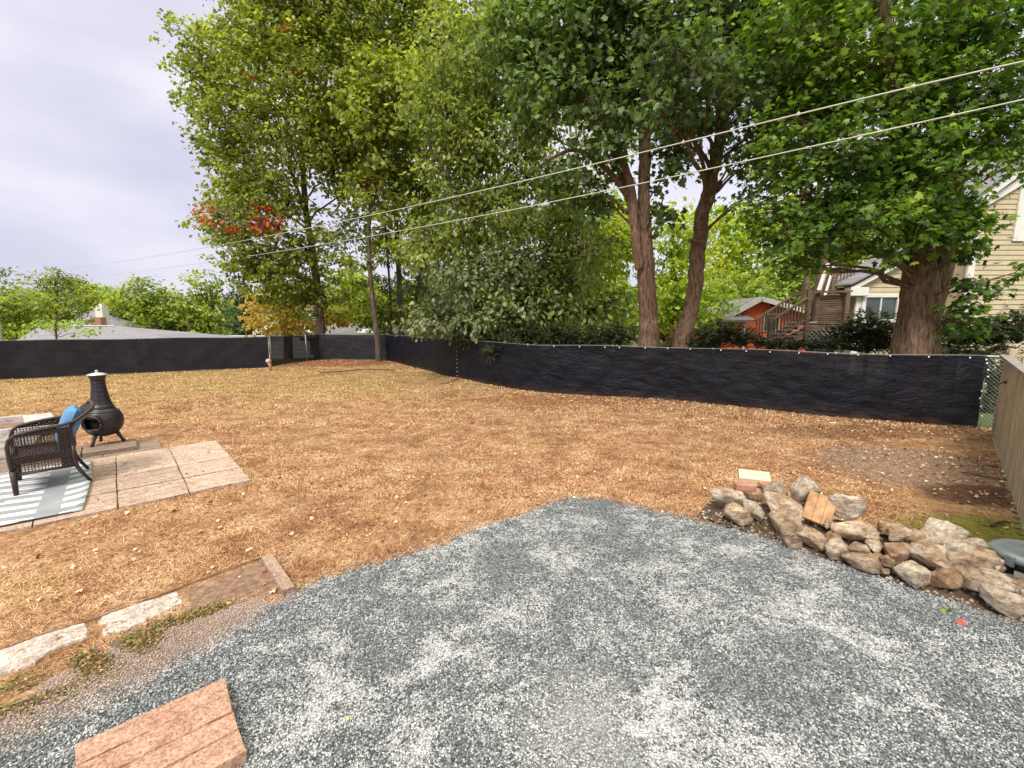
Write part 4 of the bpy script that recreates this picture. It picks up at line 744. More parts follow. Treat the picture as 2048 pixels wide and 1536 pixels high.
# boards left of the chair and the framed bed
for k in range(4):
    a_ = PT(1.95, 3.16 + k * .47, .03); b_ = PT(7.6, 3.16 + k * .47, .03); c_ = (a_ + b_) / 2
    obj('grey_plank', MB().bar(a_, b_, .455, .04), M_WGREY, label=['grey weathered plank nearest the chair arm', 'second grey weathered plank behind the chair', 'third grey weathered plank behind the chair', 'grey weathered plank along the foot of the framed bed'][k], cat='plank', group='weathered planks behind the chair', bevel=.004, loc=tuple(c_))
r = empty('framed_bed', tuple(G(60, 850)), 'pale framed shallow bed with dark wood inside at the left edge of the patio', 'planter')
q = [G(96, 834, .1), G(100, 857, .1), G(-120, 880, .1), G(-90, 848, .1)]
obj('front_rail', MB().bar(q[1], q[2], .10, .12), M_WPALE, r, bevel=.004); obj('back_rail', MB().bar(q[0], q[3], .10, .12), M_WPALE, r, bevel=.004); obj('end_board', MB().bar(q[0] + (-.12, -.06, .004), q[1] + (-.12, .02, .004), .34, .12), M_WPALE, r, bevel=.004)
vv = np.array([p + (0, 0, -.05) for p in q]); obj('bed_fill', (vv, [(0, 1, 2, 3)]), M_SOIL, r)
# ------------------------------------------------------------------ rug
r0 = PT(1.34, 0.12); rw = 4.6; rd_ = 1.95; nx_, ny_ = 70, 34; V = []
for j in range(ny_):
    for i in range(nx_):
        u = i / (nx_ - 1) * rw; v_ = j / (ny_ - 1) * rd_; bow = .03 * math.sin(min(1, v_ / rd_) * PI * .95) * math.exp(-u * 2.2)
        V.append((u - bow, v_, .046 + .008 * max(0, math.sin(u * 3 + v_ * 4)) * (u > .1) + .02 * math.exp(-u * 20) * abs(math.sin(v_ * 2.3))))
ro = bpy.data.objects.new('outdoor_rug', raw_mesh('outdoor_rug', np.array(V), [(j * nx_ + i, j * nx_ + i + 1, (j + 1) * nx_ + i + 1, (j + 1) * nx_ + i) for j in range(ny_ - 1) for i in range(nx_ - 1)], M_RUG, True)); COL.objects.link(ro)
ro.location = tuple(r0); ro.rotation_euler = (0, 0, math.atan2(U[1], U[0])); ro.scale = (1, -1, 1)
tag(ro, 'grey outdoor rug with white zigzag stripes under the wicker chair', 'rug'); sm = ro.modifiers.new('s', 'SOLIDIFY'); sm.thickness = .006
# ------------------------------------------------------------------ chiminea
cb = np.array((*G(212, 886, .08)[:2], .081))
r = empty('chiminea', tuple(cb), 'dark metal chiminea with a long neck and pale lid standing on the patio plinth', 'fire pot')
od = np.array((.15, -.99)); od /= np.linalg.norm(od)
prof = [(.05, .105), (.12, .125), (.175, .175), (.21, .24), (.222, .31), (.215, .38), (.185, .445), (.15, .485), (.13, .50), (.138, .51), (.138, .525), (.125, .535), (.118, .555), (.103, .62), (.088, .72), (.078, .80), (.075, .86), (.08, .9), (.092, .935), (.098, .95), (.088, .952), (.065, .86)]
th = np.linspace(0, 2 * PI, 48, endpoint=False); MBc = MB(); V = []
for rr, z in prof: V.append(np.stack([rr * np.cos(th), rr * np.sin(th), np.full(48, z)], 1))
V = np.concatenate(V); fcs = []
oc = np.array((od[0] * .2, od[1] * .2, .31))
for i in range(len(prof) - 1):
    for j in range(48):
        q = (i * 48 + j, i * 48 + (j + 1) % 48, (i + 1) * 48 + (j + 1) % 48, (i + 1) * 48 + j); c_ = V[list(q)].mean(0)
        side = np.array((-od[1], od[0], 0)); du = (c_ - oc) @ side; dz = c_[2] - oc[2]
        if c_[:2] @ od > .1 and i < 8 and (du / .105) ** 2 + (dz / .10) ** 2 < 1: continue
        fcs.append(q)
obj('body', (V, fcs), M_IRON, r, smooth=True, world=False, solid=.008)
a_ = np.linspace(0, 2 * PI, 25); side = np.array((-od[1], od[0], 0)); rim = []
for t in a_:
    du, dz = .112 * math.cos(t), .105 * math.sin(t); z = .31 + dz; rr = np.interp(z, [p[1] for p in prof[:9]], [p[0] for p in prof[:9]]); fw = math.sqrt(max(rr * rr - du * du, .01)) + .012; rim.append(np.array((od[0] * fw, od[1] * fw, z)) + side * du)
obj('mouth_rim', MB().tube(rim, .013, 8), M_IRON, r, smooth=True, world=False)
obj('firebox', MB().lathe([(.02, .15), (.14, .18), (.175, .3), (.14, .40), (.02, .42)], (-od[0] * .02, -od[1] * .02, 0), 20), M_SOOT, r, smooth=True, world=False)
for a in (20, 140, 260):
    a = math.radians(a + 8); d = np.array((math.cos(a), math.sin(a), 0)); obj('leg', MB().tube([d * .12 + (0, 0, .17), d * .15 + (0, 0, .11), d * .175 + (0, 0, .05), d * .20 + (0, 0, .003)], [.028, .024, .018, .022], 8), M_IRON, r, smooth=True, world=False)
obj('lid', MB().lathe([(.108, .951), (.112, .957), (.1, .966), (.05, .982), (.012, .99), (.012, 1.0), (.02, 1.006), (.016, 1.018), (.004, 1.022)], (0, 0, 0), 32), M_LID, r, smooth=True, world=False)
rt = np.array((.80, -.60)); sd_ = np.array((rt[0], rt[1], 0)); sp_ = np.array((-rt[1], rt[0], 0))
obj('side_handle', MB().tube([sd_ * .212 + sp_ * .035 + (0, 0, .36), sd_ * .25 + sp_ * .03 + (0, 0, .365), sd_ * .25 - sp_ * .03 + (0, 0, .365), sd_ * .212 - sp_ * .035 + (0, 0, .36)], .008, 6), M_IRON, r, smooth=True, world=False)
for z, rr in ((.85, .076), (.505, .137), (.455, .18)): obj('band', MB().lathe([(rr, z - .006), (rr + .006, z - .004), (rr + .006, z + .004), (rr, z + .006)], (0, 0, 0), 40), M_IRON, r, smooth=True, world=False)
# relief chevrons cast on the neck
cm = np.array((.69, -.73)); ch = MB()
for z in (.61, .67, .73, .79):
    rr = np.interp(z, [.56, .62, .72, .80], [.118, .103, .088, .078]) + .003; pts = []
    for t in (-.55, -.28, 0, .28, .55):
        a = math.atan2(cm[1], cm[0]) + t; pts.append((rr * math.cos(a), rr * math.sin(a), z + .06 * abs(t)))
    ch.tube(pts, .0045, 5)
obj('relief', ch, M_IRON, r, smooth=True, world=False)
# ------------------------------------------------------------------ wicker chair (x forward, y towards the far arm)
cf = G(183, 962, .05); ff = G(33, 990, .05); YW = math.atan2((ff - cf)[1], (ff - cf)[0]); r = empty('wicker_armchair', tuple(cf), 'dark brown wicker armchair with slanting back standing on the rug', 'chair', rz=YW)
Wd = .58; LX = float(np.linalg.norm(ff - cf))
def arm_path(y):
    return [(LX, y, .2), (LX + .012, y, .34), (LX + .012, y, .49), (LX - .005, y, .555), (LX - .05, y, .595), (LX - .13, y, .612), (.3, y, .63), (.16, y, .645), (.07, y, .67), (.0, y, .72), (-.07, y, .775)]
def dense_(z): return .29 < z < .385 or z > .57
def armz(x): p = np.array([(q[0], q[2]) for q in arm_path(0)][3:])[::-1]; return np.interp(x, p[:, 0], p[:, 1])
for y in (0, -Wd):
    obj('arm_rail', MB().tube(arm_path(y), .017, 8), M_WICK, r, smooth=True, world=False)
    obj('leg', MB().tube([(LX, y, .24), (LX, y, .0)], [.026, .02], 8), M_WICK, r, smooth=True, world=False)
    obj('leg', MB().tube([(.10, y, .42), (.105, y, .3), (.09, y, .18), (.05, y, .09), (.0, y, .0)], [.016, .018, .018, .017, .015], 8), M_WICK, r, smooth=True, world=False)
    wv = MB(); x0, x1 = .095, LX
    # open lattice of strands
    for i in range(19):
        x = x0 + (x1 - x0) * (i + .5) / 19; zt = armz(x) - .01; wv.box((x, y + .003 * (-1) ** i, (.2 + zt) / 2), (.0065, .005, zt - .2))
    z = .215
    k = 0
    while z < .63:
        xa = x0
        xs_ = [x for x in np.linspace(x0, x1, 60) if armz(x) > z + .005]
        if len(xs_) > 2: 
            dense = .30 < z < .385 or z > .56
            wv.tube([(x, y + .005 * math.sin(x * 155 + (k % 2) * PI), z) for x in xs_], .0095 if dense else .0032, 5)
            if .30 < z < .385: z -= .002
        z += .0235 if not dense_(z) else .018; k += 1
    for z in np.arange(.22, .62, .014): wv.tube([(x, y + .006 * math.sin(x * 155 + (k % 2) * PI), z) for x in np.linspace(.09, .20, 9)], .0075, 5); k += 1
    obj('side_weave', wv, M_WICK, r, world=False)
    obj('side_rail', MB().tube([(.10, y, .2), (LX, y, .2)], .013, 8), M_WICK, r, smooth=True, world=False)
obj('front_rail', MB().tube([(LX, 0, .2), (LX, -Wd, .2)], .013, 8).tube([(LX, 0, .37), (LX, -Wd, .37)], .013, 8), M_WICK, r, smooth=True, world=False)
sw = MB()
for i in range(24): z = .215 + i * .0068; sw.tube([(LX + .002 + .004 * math.sin(yy * 120 + i * PI), -yy, z) for yy in np.linspace(0, Wd, 40)], .004, 4)
obj('front_weave', sw, M_WICK, r, world=False)
sw = MB()
for i in range(30): x = .1 + i * (LX - .12) / 30; sw.tube([(x, -yy, .335 + .004 * math.sin(yy * 110 + i * PI)) for yy in np.linspace(0, Wd, 36)], .009, 5)
obj('seat', sw, M_WICK, r, world=False)
bk = MB()
for i in range(34):
    t = i / 33; z = .38 + t * .38; x = np.interp(z, [.38, .6, .67, .77], [.10, .10, .055, -.065])
    bk.tube([(x - .02 * math.sin(PI * yy / Wd) + .004 * math.sin(yy * 120 + i * PI), -yy, z + .02 * t * math.sin(PI * yy / Wd)) for yy in np.linspace(0, Wd, 36)], .0075, 5)
obj('backrest', bk, M_WICK, r, world=False)
obj('back_rail', MB().tube([(-.07, 0, .775), (-.085, -.04, .793), (-.095, -.15, .80), (-.095, -.43, .80), (-.085, -.54, .793), (-.07, -Wd, .775)], .018, 8), M_WICK, r, smooth=True, world=False)
# pillow leaning on the back
n_ = 22; V = []; 
for s_ in (1, -1):
    for j in range(n_):
        for i in range(n_):
            a, b = i / (n_ - 1) * 2 - 1, j / (n_ - 1) * 2 - 1; e = (1 - a ** 4) * (1 - b ** 4); pin = 1 - .10 * (1 - abs(a * b)) * (abs(a) > .0) * max(abs(a), abs(b)) ** 6
            V.append((s_ * (.075 * e ** .6) + .006 * math.sin(a * 7 + b * 4), a * .21 * pin, b * .21 * pin))
V = np.array(V); n2 = n_ * n_; f = [(j * n_ + i, j * n_ + i + 1, (j + 1) * n_ + i + 1, (j + 1) * n_ + i) for j in range(n_ - 1) for i in range(n_ - 1)]; f += [tuple(n2 + q for q in g[::-1]) for g in f]
t = math.radians(-20); Rp = np.array([[math.cos(t), 0, math.sin(t)], [0, 1, 0], [-math.sin(t), 0, math.cos(t)]])
yw = YW; Rw = np.array([[math.cos(yw), -math.sin(yw), 0], [math.sin(yw), math.cos(yw), 0], [0, 0, 1]])
V = (V @ Rp.T + np.array((.11, -.22, .60))) @ Rw.T + cf
obj('blue_pillow', (V, f), M_PILLOW, smooth=True, label='faded blue square pillow leaning on the back of the wicker chair', cat='pillow', loc=tuple(V.mean(0)))
# ------------------------------------------------------------------ foreground paver
A_, B_, C_ = G(450, 1355, .065), G(510, 1500, .065), G(150, 1490, .065); xd = (A_ - C_)[:2]; wl = np.linalg.norm(xd); xd /= wl; yd = (B_ - A_)[:2]; yd = yd - xd * (yd @ xd); dl = np.linalg.norm(yd); yd /= dl
V, f = slab_mesh(wl, wl * .96, .062, [-.12, .0, .115]); cpt = (C_[:2] + xd * wl / 2 + yd * wl * .48); V[:, 1] *= -1
V = np.stack([cpt[0] + V[:, 0] * xd[0] - V[:, 1] * yd[0], cpt[1] + V[:, 0] * xd[1] - V[:, 1] * yd[1], V[:, 2] + .008], 1); f = [q[::-1] for q in f] if np.cross(xd, yd) * 1 > 0 else f
obj('paving_slab', (V, f), M_PAVER, label='tan grooved square concrete slab lying on the gravel in the near left corner', cat='paving slab', bevel=.004, loc=(cpt[0], cpt[1], .008))
# ------------------------------------------------------------------ edging slabs
def stone_slab(px, h, mat, label, name='edging_slab', seed=0, z0=-.01, cat='slab'):
    P = [G(x, y, h)[:2] for x, y in px]; r_ = np.random.default_rng(seed); out = []
    for a, b in zip(P, P[1:] + P[:1]):
        k = max(2, int(np.linalg.norm(b - a) / .03))
        for i in range(k): out.append(a + (b - a) * i / k + r_.normal(0, .005, 2))
    out = np.array(out); c = out.mean(0); n = len(out); V = [(*p, z0) for p in out] + [(*(c + (p - c) * 1.0), h - .012) for p in out] + [(*(c + (p - c) * .96), h + r_.normal(0, .002)) for p in out] + [(*c, h + .002)]
    f = []
    for l in range(2): f += [(l * n + i, l * n + (i + 1) % n, (l + 1) * n + (i + 1) % n, (l + 1) * n + i) for i in range(n)]
    f += [(2 * n + i, 2 * n + (i + 1) % n, 3 * n) for i in range(n)]
    obj(name, (np.array(V), f), mat, label=label, cat=cat, loc=(c[0], c[1], 0))
stone_slab([(-60, 1322), (0, 1300), (90, 1268), (172, 1242), (178, 1272), (100, 1300), (70, 1325), (0, 1348), (-60, 1372)], .014, M_SLABW, 'long flat whitish edging slab at the left edge beside the gravel', seed=1)
stone_slab([(198, 1228), (280, 1205), (356, 1182), (366, 1205), (300, 1238), (250, 1262), (205, 1268)], .014, M_SLABW, 'shorter whitish edging slab nearer the brick', seed=2)
stone_slab([(372, 1180), (440, 1155), (515, 1125), (530, 1122), (566, 1185), (480, 1196), (380, 1222)], .012, M_SOIL, 'strip of bare brown soil where an edging slab is missing', 'soil_patch', 3, cat='soil')
r_ = MB(); a_, b_ = G(534, 1116, .02), G(578, 1184, .02); obj('edging_brick', r_.bar(a_, b_, .075, .06), concrete('rough_brick', (.45, .31, .23), (.62, .47, .37), k=.5), label='long rough pinkish brick set crosswise at the end of the edging', cat='brick', bevel=.006, loc=tuple((a_ + b_) / 2))
E_ = [G(x, y, .03) for x, y in ((-80, 1322), (0, 1294), (90, 1262), (180, 1235), (270, 1203), (360, 1170), (430, 1143), (480, 1126), (524, 1112))]
obj('edging_strip', MB().tube([p - (0, 0, .015) for p in E_], .005, 6), M_WDECK, smooth=True, label='thin dark landscape edging strip between lawn and slabs', cat='edging', loc=tuple(E_[4]))
# ------------------------------------------------------------------ stone pile
SF1 = G(1392, 1034)[:2]; SF2 = G(2000, 1240)[:2]; sdv = (SF2 - SF1) / np.linalg.norm(SF2 - SF1); snv = np.array((-sdv[1], sdv[0])); snv = snv if snv[1] > 0 else -snv
# brown soil under and before the pile, darkened to paint shade between rocks
k = 40; V = []
for j in range(9):
    for i in range(k):
        t = i / (k - 1); w = j / 8; L_ = np.linalg.norm(SF2 - SF1) + .35; p = SF1 + sdv * (t * L_ - .0) + snv * (.0 + w * .62) ; hh = .018 + .17 * math.sin(PI * min(1, max(0, (w - .1) / .9))) ** 1.2 * math.sin(PI * min(1, max(0, t * .92 + .05))) ** .5
        V.append((p[0], p[1], hh + rng.normal(0, .005)))
M_SOILSHADE = simple('soil_with_gap_shade', (.085, .055, .04), .95, .4, 18, .8, bd=.02)
obj('soil_mound', (np.array(V), [(j * k + i, j * k + i + 1, (j + 1) * k + i + 1, (j + 1) * k + i) for j in range(8) for i in range(k - 1)]), M_SOILSHADE, kind='structure', smooth=True)
tt = rng.random(1500); ww = rng.random(1500); Lm = np.linalg.norm(SF2 - SF1) + .35; rp_ = SF1 + np.outer(tt * Lm, sdv) + np.outer(ww * .62, snv)
rz_ = .02 + .17 * np.sin(PI * np.clip((ww - .1) / .9, 0, 1)) ** 1.2 * np.sin(PI * np.clip(tt * .92 + .05, 0, 1)) ** .5
D, S_, N = rot_basis(1500, .5); V, Fq = stamp(np.concatenate([rp_, rz_[:, None]], 1), D, S_, N, OCT, OF, np.stack([rng.uniform(.006, .022, 1500)] * 3, 1) * np.array((1, .7, .6)))
obj('stone_rubble', (V, Fq), M_ROCKP, kind='stuff', label='small broken stone chips and crumbs on the soil between the rocks', cat='rubble')
ico = bmesh.new(); bmesh.ops.create_icosphere(ico, subdivisions=4, radius=1); ICV = np.array([v.co[:] for v in ico.verts]); ICF = np.array([[v.index for v in f.verts] for f in ico.faces]); ico.free()
def rock_v(seed, flat=1., rough=.05):
    r_ = np.random.default_rng(seed); N = np.concatenate([np.vstack([np.eye(3), -np.eye(3)]) + r_.normal(0, .33, (6, 3)), r_.normal(size=(4, 3))]); n = len(N); N /= np.linalg.norm(N, axis=1)[:, None]; c = np.concatenate([r_.uniform(.55, .75, 6), r_.uniform(.55, .82, 4)])
    d = ICV @ N.T; rad = np.where(d > .05, c / np.maximum(d, .05), 9).min(1); rad = np.minimum(rad, 1.25); V = ICV * rad[:, None]
    ph = r_.uniform(0, 9, 6); f1 = np.sin(V[:, 0] * 7 + ph[0]) * np.sin(V[:, 1] * 6 + ph[1]) * np.sin(V[:, 2] * 9 + ph[2]); f2 = np.sin(V[:, 0] * 19 + ph[3] + 3 * V[:, 1]) * np.sin(V[:, 2] * 27 + ph[4] + 2 * V[:, 0]); lay = np.sin(V[:, 2] * 16 + V[:, 0] * 3 + ph[5])
    from mathutils import noise as mn
    o = Vector(r_.uniform(-50, 50, 3)); q = np.array([(1 - abs(mn.noise(Vector(v) * 2.3 + o)) * 2.2) * .035 + mn.noise(Vector(v) * 6 + o) * .03 + (1 - abs(mn.noise(Vector((v[0] * 5, v[1] * 5, v[2] * 13)) + o)) * 2) * .03 + mn.noise(Vector(v) * 17 + o) * .018 for v in V])
    return V * (1 + rough * .5 * f1 + q)[:, None]
ROCKS = [  # zoom x, y, w, h, material, label, tilt
 (300, 345, 215, 115, 'p', 'pale flat topped rock at the upper left end of the stone pile', 5), (335, 435, 165, 125, 'n', 'wedge shaped tan rock below the pale left end rock', 20), (455, 425, 90, 145, 'p', 'narrow upright whitish rock near the left end of the pile', 70),
 (560, 315, 140, 135, 'p', 'rough whitish rock at the top left of the pile under the yellow block', 30), (620, 395, 200, 170, 'n', 'large rough brown rock in the middle of the left cluster', 35), (728, 305, 150, 150, 'p', 'pale craggy rock behind the leaning tan paver', -20),
 (660, 520, 205, 165, 'n', 'big blocky rock with flat top at the lower left of the pile', 12), (1010, 405, 225, 155, 'p', 'large smooth topped rock right of the leaning paver', 8), (1062, 535, 255, 155, 'n', 'wide craggy rock below the large smooth topped one', 8),
 (790, 580, 175, 90, 'n', 'thin slanting rock under the leaning paver', -10), (935, 650, 150, 95, 'p', 'small pale rock at the front edge of the pile centre', 15), (1218, 520, 75, 80, 'r', 'small rusty rock wedged behind the centre of the pile', 0),
 (1290, 555, 150, 120, 'n', 'grooved triangular rock in the middle right of the pile', 25), (1160, 630, 82, 92, 'n', 'small rounded egg shaped rock at the centre of the pile', 80), (1070, 655, 110, 75, 'n', 'small brown rock tucked under the wide craggy one', 0),
 (1280, 672, 150, 112, 'r', 'golden brown boxy rock at the middle of the pile front', 5), (1100, 735, 205, 90, 'n', 'long flat rock at the front foot of the pile', 18), (1550, 550, 215, 145, 'p', 'large dark sided rock topping the right part of the pile', 0),
 (1400, 590, 110, 105, 'r', 'small reddish rock left of the dark sided top rock', 45), (1470, 680, 225, 145, 'n', 'broad cracked rock below the dark sided top rock', -5), (1240, 722, 66, 78, 'n', 'tiny brown rock below the golden one', 60),
 (1370, 785, 215, 115, 'p', 'wide pale rock on the front edge right of centre', 5), (1650, 655, 150, 100, 'p', 'pink tinted flat rock on the right slope', 10), (1745, 700, 235, 150, 'n', 'large brown shaded rock at the right end of the pile', 30),
 (1590, 825, 190, 115, 'r', 'tan slab rock tilted to the right near the pile front', 28), (1775, 850, 190, 110, 'n', 'crumbly buff rock above the frontmost slab', 20), (1870, 825, 200, 110, 'p', 'thin greyish plate of rock beside the black tub', 22),
 (1930, 950, 225, 150, 'p', 'frontmost cream rock at the bottom right tip of the pile', 15), (1765, 615, 110, 60, 'p', 'small cream rock on the back of the right end', 12), (930, 565, 115, 75, 'r', 'flat reddish rock between the leaning paver and the craggy rock', 25),
 (2010, 880, 90, 90, 'r', 'reddish rock at the picture edge under the black tub', 20), (1890, 740, 60, 70, 'p', 'small pale angular rock touching the black tub', 30), (1635, 775, 180, 70, 'n', 'narrow dark rock between the cracked rock and tan slab rock', 15),
 (1170, 702, 70, 50, 'r', 'tiny tan pebble like rock beside the egg shaped one', 0), (1215, 780, 52, 34, 'r', 'tiny rusty stone at the front foot of the pile', 0), (1850, 905, 90, 70, 'r', 'rust red small rock behind the frontmost cream one', 0), (880, 500, 50, 60, 'r', 'small brown rock wedged right of the leaning paver', 40), (2080, 960, 120, 110, 'p', 'pale rock cut by the right picture edge beside the frontmost one', 0)]
def pile_pt(px, py, bias=0.):
    lo, hi = .0, .55
    for _ in range(30):
        z = (lo + hi) / 2; p = G(px, py, z)[:2]; s_ = (p - SF1) @ snv + .03
        if z < .045 + .62 * max(0, s_) + bias: lo = z
        else: hi = z
    return G(px, py, (lo + hi) / 2)
RM = dict(p=M_ROCKP, n=M_ROCK, r=M_ROCKR)
for i, (zx, zy, w, h, mt, lb, tl) in enumerate(ROCKS):
    px, py = 1360 + zx * .336, 880 + zy * .336; c = pile_pt(px, py); dist = c[1] * math.cos(PITCH) + (CAM_H - c[2]) * math.sin(PITCH)
    wm, hm = w * .336 / F * dist / 2 * 1.1, h * .336 / F * dist / 2 * 1.22; V = rock_v(100 + i) @ np.array(Matrix.Rotation(math.sin(i * 5.3) * .5, 3, 'Z') @ Matrix.Rotation(math.sin(i * 3.1) * .35, 3, 'Y') @ Matrix.Rotation(math.sin(i * 7.7) * .4, 3, 'X')).T; V = V / np.abs(V).max(0)
    V = V * np.array((wm, min(wm, hm) * 1.15 + .02, hm)); t = math.radians(-tl) * .6; Ry = np.array([[math.cos(t), 0, math.sin(t)], [0, 1, 0], [-math.sin(t), 0, math.cos(t)]]); az = math.atan2(c[0], c[1]); Rz_ = np.array([[math.cos(-az), -math.sin(-az), 0], [math.sin(-az), math.cos(-az), 0], [0, 0, 1]])
    V = V @ Ry.T @ Rz_.T; zmin = V[:, 2].min() + c[2]; c = c.copy()
    if zmin < -.02: c[2] += (-.02 - zmin) * .7
    obj('rock', (V + c, ICF), RM[mt], label=lb, cat='rock', group='rocks of the stone pile', loc=tuple(c))
# leaning tan paver
c = pile_pt(1360 + 828 * .336, 880 + 412 * .336, .05); V, f = slab_mesh(.20, .27, .05, []); V, f = MB().box((0, 0, 0), (.2, .27, .06)).arr()
mb_ = MB(); 
for i in range(3): mb_.box(((-.063 + i * .063), 0, 0), (.0626, .235, .05))
mb_.box((0, 0, -.004), (.19, .23, .046)); V, f = mb_.arr(); az = -math.atan2(c[0], c[1]); M_ = Matrix.Rotation(az + .05, 3, 'Z') @ Matrix.Rotation(math.radians(14), 3, 'Y') @ Matrix.Rotation(math.radians(52), 3, 'X'); V = V @ np.array(M_).T
obj('leaning_paver', (V + c, f), M_TANB, label='ribbed tan paver leaning upright in the left half of the stone pile', cat='paver', bevel=.006, loc=tuple(c))
c = pile_pt(1360 + 545 * .336, 880 + 268 * .336, -.02); obj('flat_brick', MB().box(c, (.2, .1, .04), np.array(Matrix.Rotation(.0, 3, 'Z'))), M_BRICKR, label='flat red brick lying behind the top left rocks', cat='brick', bevel=.008, loc=tuple(c))
c = pile_pt(1360 + 385 * .336, 880 + 275 * .336, -.02); obj('flat_brick', MB().box(c, (.17, .11, .06), np.array(Matrix.Rotation(-.2, 3, 'Z'))), M_BRICKR, label='reddish brick supporting the pale yellow block', cat='brick', bevel=.008, loc=tuple(c))
c = G(1508, 956, .24); obj('yellow_block', MB().box(c, (.27, .17, .075), np.array(Matrix.Rotation(-.42, 3, 'Z') @ Matrix.Rotation(.22, 3, 'X'))), M_PALE, label='clean pale yellow block lying on top of the stone pile at its left end', cat='block', bevel=.005, loc=tuple(c))
# support stones below the block
obj('rock', (rock_v(301) * (.15, .13, .12) + G(1500, 990, .1), ICF), M_ROCKR, label='brown rock hidden behind the left end of the pile, under the yellow block', cat='rock', group='rocks of the stone pile', loc=tuple(G(1500, 990, .1)))
# black tub with clear lid
c = G(2072, 1166, .05); r = empty('storage_tub', (c[0], c[1], 0), 'black tub with a cloudy clear lid at the right edge beside the stone pile', 'tub')
cx_, cy_ = c[0] + .03, c[1] + .04
pr = lambda a: 1 + .0 * a
obj('body', MB().lathe([(.15, .01), (.17, .02), (.2, .13), (.205, .2), (.19, .2), (.18, .05)], (cx_, cy_, 0), 36), M_BLACKP, r, smooth=True)
obj('lid', MB().lathe([(.212, .19), (.22, .2), (.22, .22), (.205, .235), (.17, .245), (.15, .238), (.08, .245), (.01, .243)], (cx_, cy_, 0), 36), M_GLASSY, r, smooth=True)
va = -math.atan2(cx_, cy_); fp = np.array((cx_ - .19, cy_ - .075, .12)); obj('label_sticker', MB().box(fp, (.05, .006, .05), np.array(Matrix.Rotation(-1.15, 3, 'Z'))), M_WHITE, r)
obj('clip', MB().box((cx_ - .215, cy_ - .03, .2), (.02, .05, .07)), M_GLASSY, r, bevel=.004)
# far red stub post near the corner
p = G(541, 741, 0); r = empty('garden_stake', tuple(p), 'short reddish weathered stake with a pale head standing before the far corner fence', 'stake')
obj('shaft', MB().tube([(p[0], p[1], -.05), (p[0] + .01, p[1], .14), (p[0] - .04, p[1], .3)], [.05, .045, .06], 8), M_BRICKR, r, smooth=True); obj('head', MB().lathe([(.03, .26), (.08, .3), (.09, .37), (.05, .42), (.01, .43)], (p[0] - .05, p[1], 0), 12), simple('pink_stone', (.6, .4, .36), .9), r, smooth=True)
# ------------------------------------------------------------------ wires
def wire(pix, pl, pr_, rad, label):
    a = np.array(pl); b = np.array(pr_); pts = []
    xs_ = np.array([p[0] for p in pix]); ys_ = np.array([p[1] for p in pix]); co_ = np.polyfit(xs_, ys_, 3)
    for x in np.linspace(xs_[0], xs_[-1], 60):
        y = np.polyval(co_, x); d = ray(x, y); # plane through a,b vertical
        n = np.array((-(b - a)[1], (b - a)[0])); t = (n @ a) / (n @ d[:2]); pts.append(np.array((0, 0, CAM_H)) + d * t)
    return pts
w1 = wire([(150, 535), (300, 515), (430, 492), (700, 441), (900, 394), (1100, 348), (1424, 271), (1655, 215), (1980, 139), (2090, 112)], (-42, 42), (5.6, 4.6), .01, '')
w2 = wire([(180, 553), (300, 543), (700, 478), (1100, 406), (1470, 324), (1748, 268), (2048, 199), (2100, 187)], (-42, 44), (6.0, 4.9), .01, '')
for w_, lb in ((w1, 'upper of the two pale overhead wires crossing in front of the trees'), (w2, 'lower overhead wire carrying a small splice box')):
    P = np.array(w_); e = P[0] + (P[0] - P[4]) * 2; e2 = P[-1] + (P[-1] - P[-4]); P = np.vstack([[e], P, [e2]])
    r = empty('overhead_wire', tuple(P[len(P) // 2]), lb, 'wire'); dist = np.linalg.norm(P - (0, 0, CAM_H), axis=1)
    obj('cable', MB().tube(P, .009, 6), M_WIRE, r, smooth=True); 
    # lashing clamps along the cable
    for j in range(3 if 'upper' in lb else 5, len(P) - 3, 7):
        if dist[j] < 12: q = P[j]; tdir = P[j + 1] - P[j]; tdir /= np.linalg.norm(tdir); obj('clamp', MB().tube([q - tdir * .02, q + tdir * .02], .018, 6).tube([q, q + (0, 0, .04)], .006, 5), M_WIRE, r)
    if 'splice' in lb:
        j = int(np.argmin(abs(P[:, 0] / P[:, 1] - (1103 - 1024) / F / ray(1103, 406)[1]))); q = P[j]; tdir = P[j + 1] - P[j]; tdir /= np.linalg.norm(tdir)
        obj('splice_box', MB().tube([q - tdir * .1 + (0, 0, -.03), q - tdir * .09 + (0, 0, -.03), q + tdir * .09 + (0, 0, -.03), q + tdir * .1 + (0, 0, -.03)], [.02, .04, .04, .02], 8), M_LID, r); obj('splice_cap', MB().tube([q - tdir * .04, q + tdir * .04 + (0, 0, .05)], .022, 8), M_LID, r)
# utility pole at the far left edge
p = W(2, 690, 30); r = empty('utility_pole', (p[0], p[1], gz(p[0], p[1])), 'pale wooden pole standing beyond the fence at the left picture edge', 'pole'); obj('shaft', MB().tube([(p[0], p[1], gz(p[0], p[1])), (p[0], p[1], W(2, 600, 30)[2])], [.16, .13], 10), M_WGREY, r, smooth=True); obj('cap', MB().lathe([(.14, 0), (.15, .04), (.02, .1)], (p[0], p[1], W(2, 600, 30)[2]), 10), M_STEEL, r)
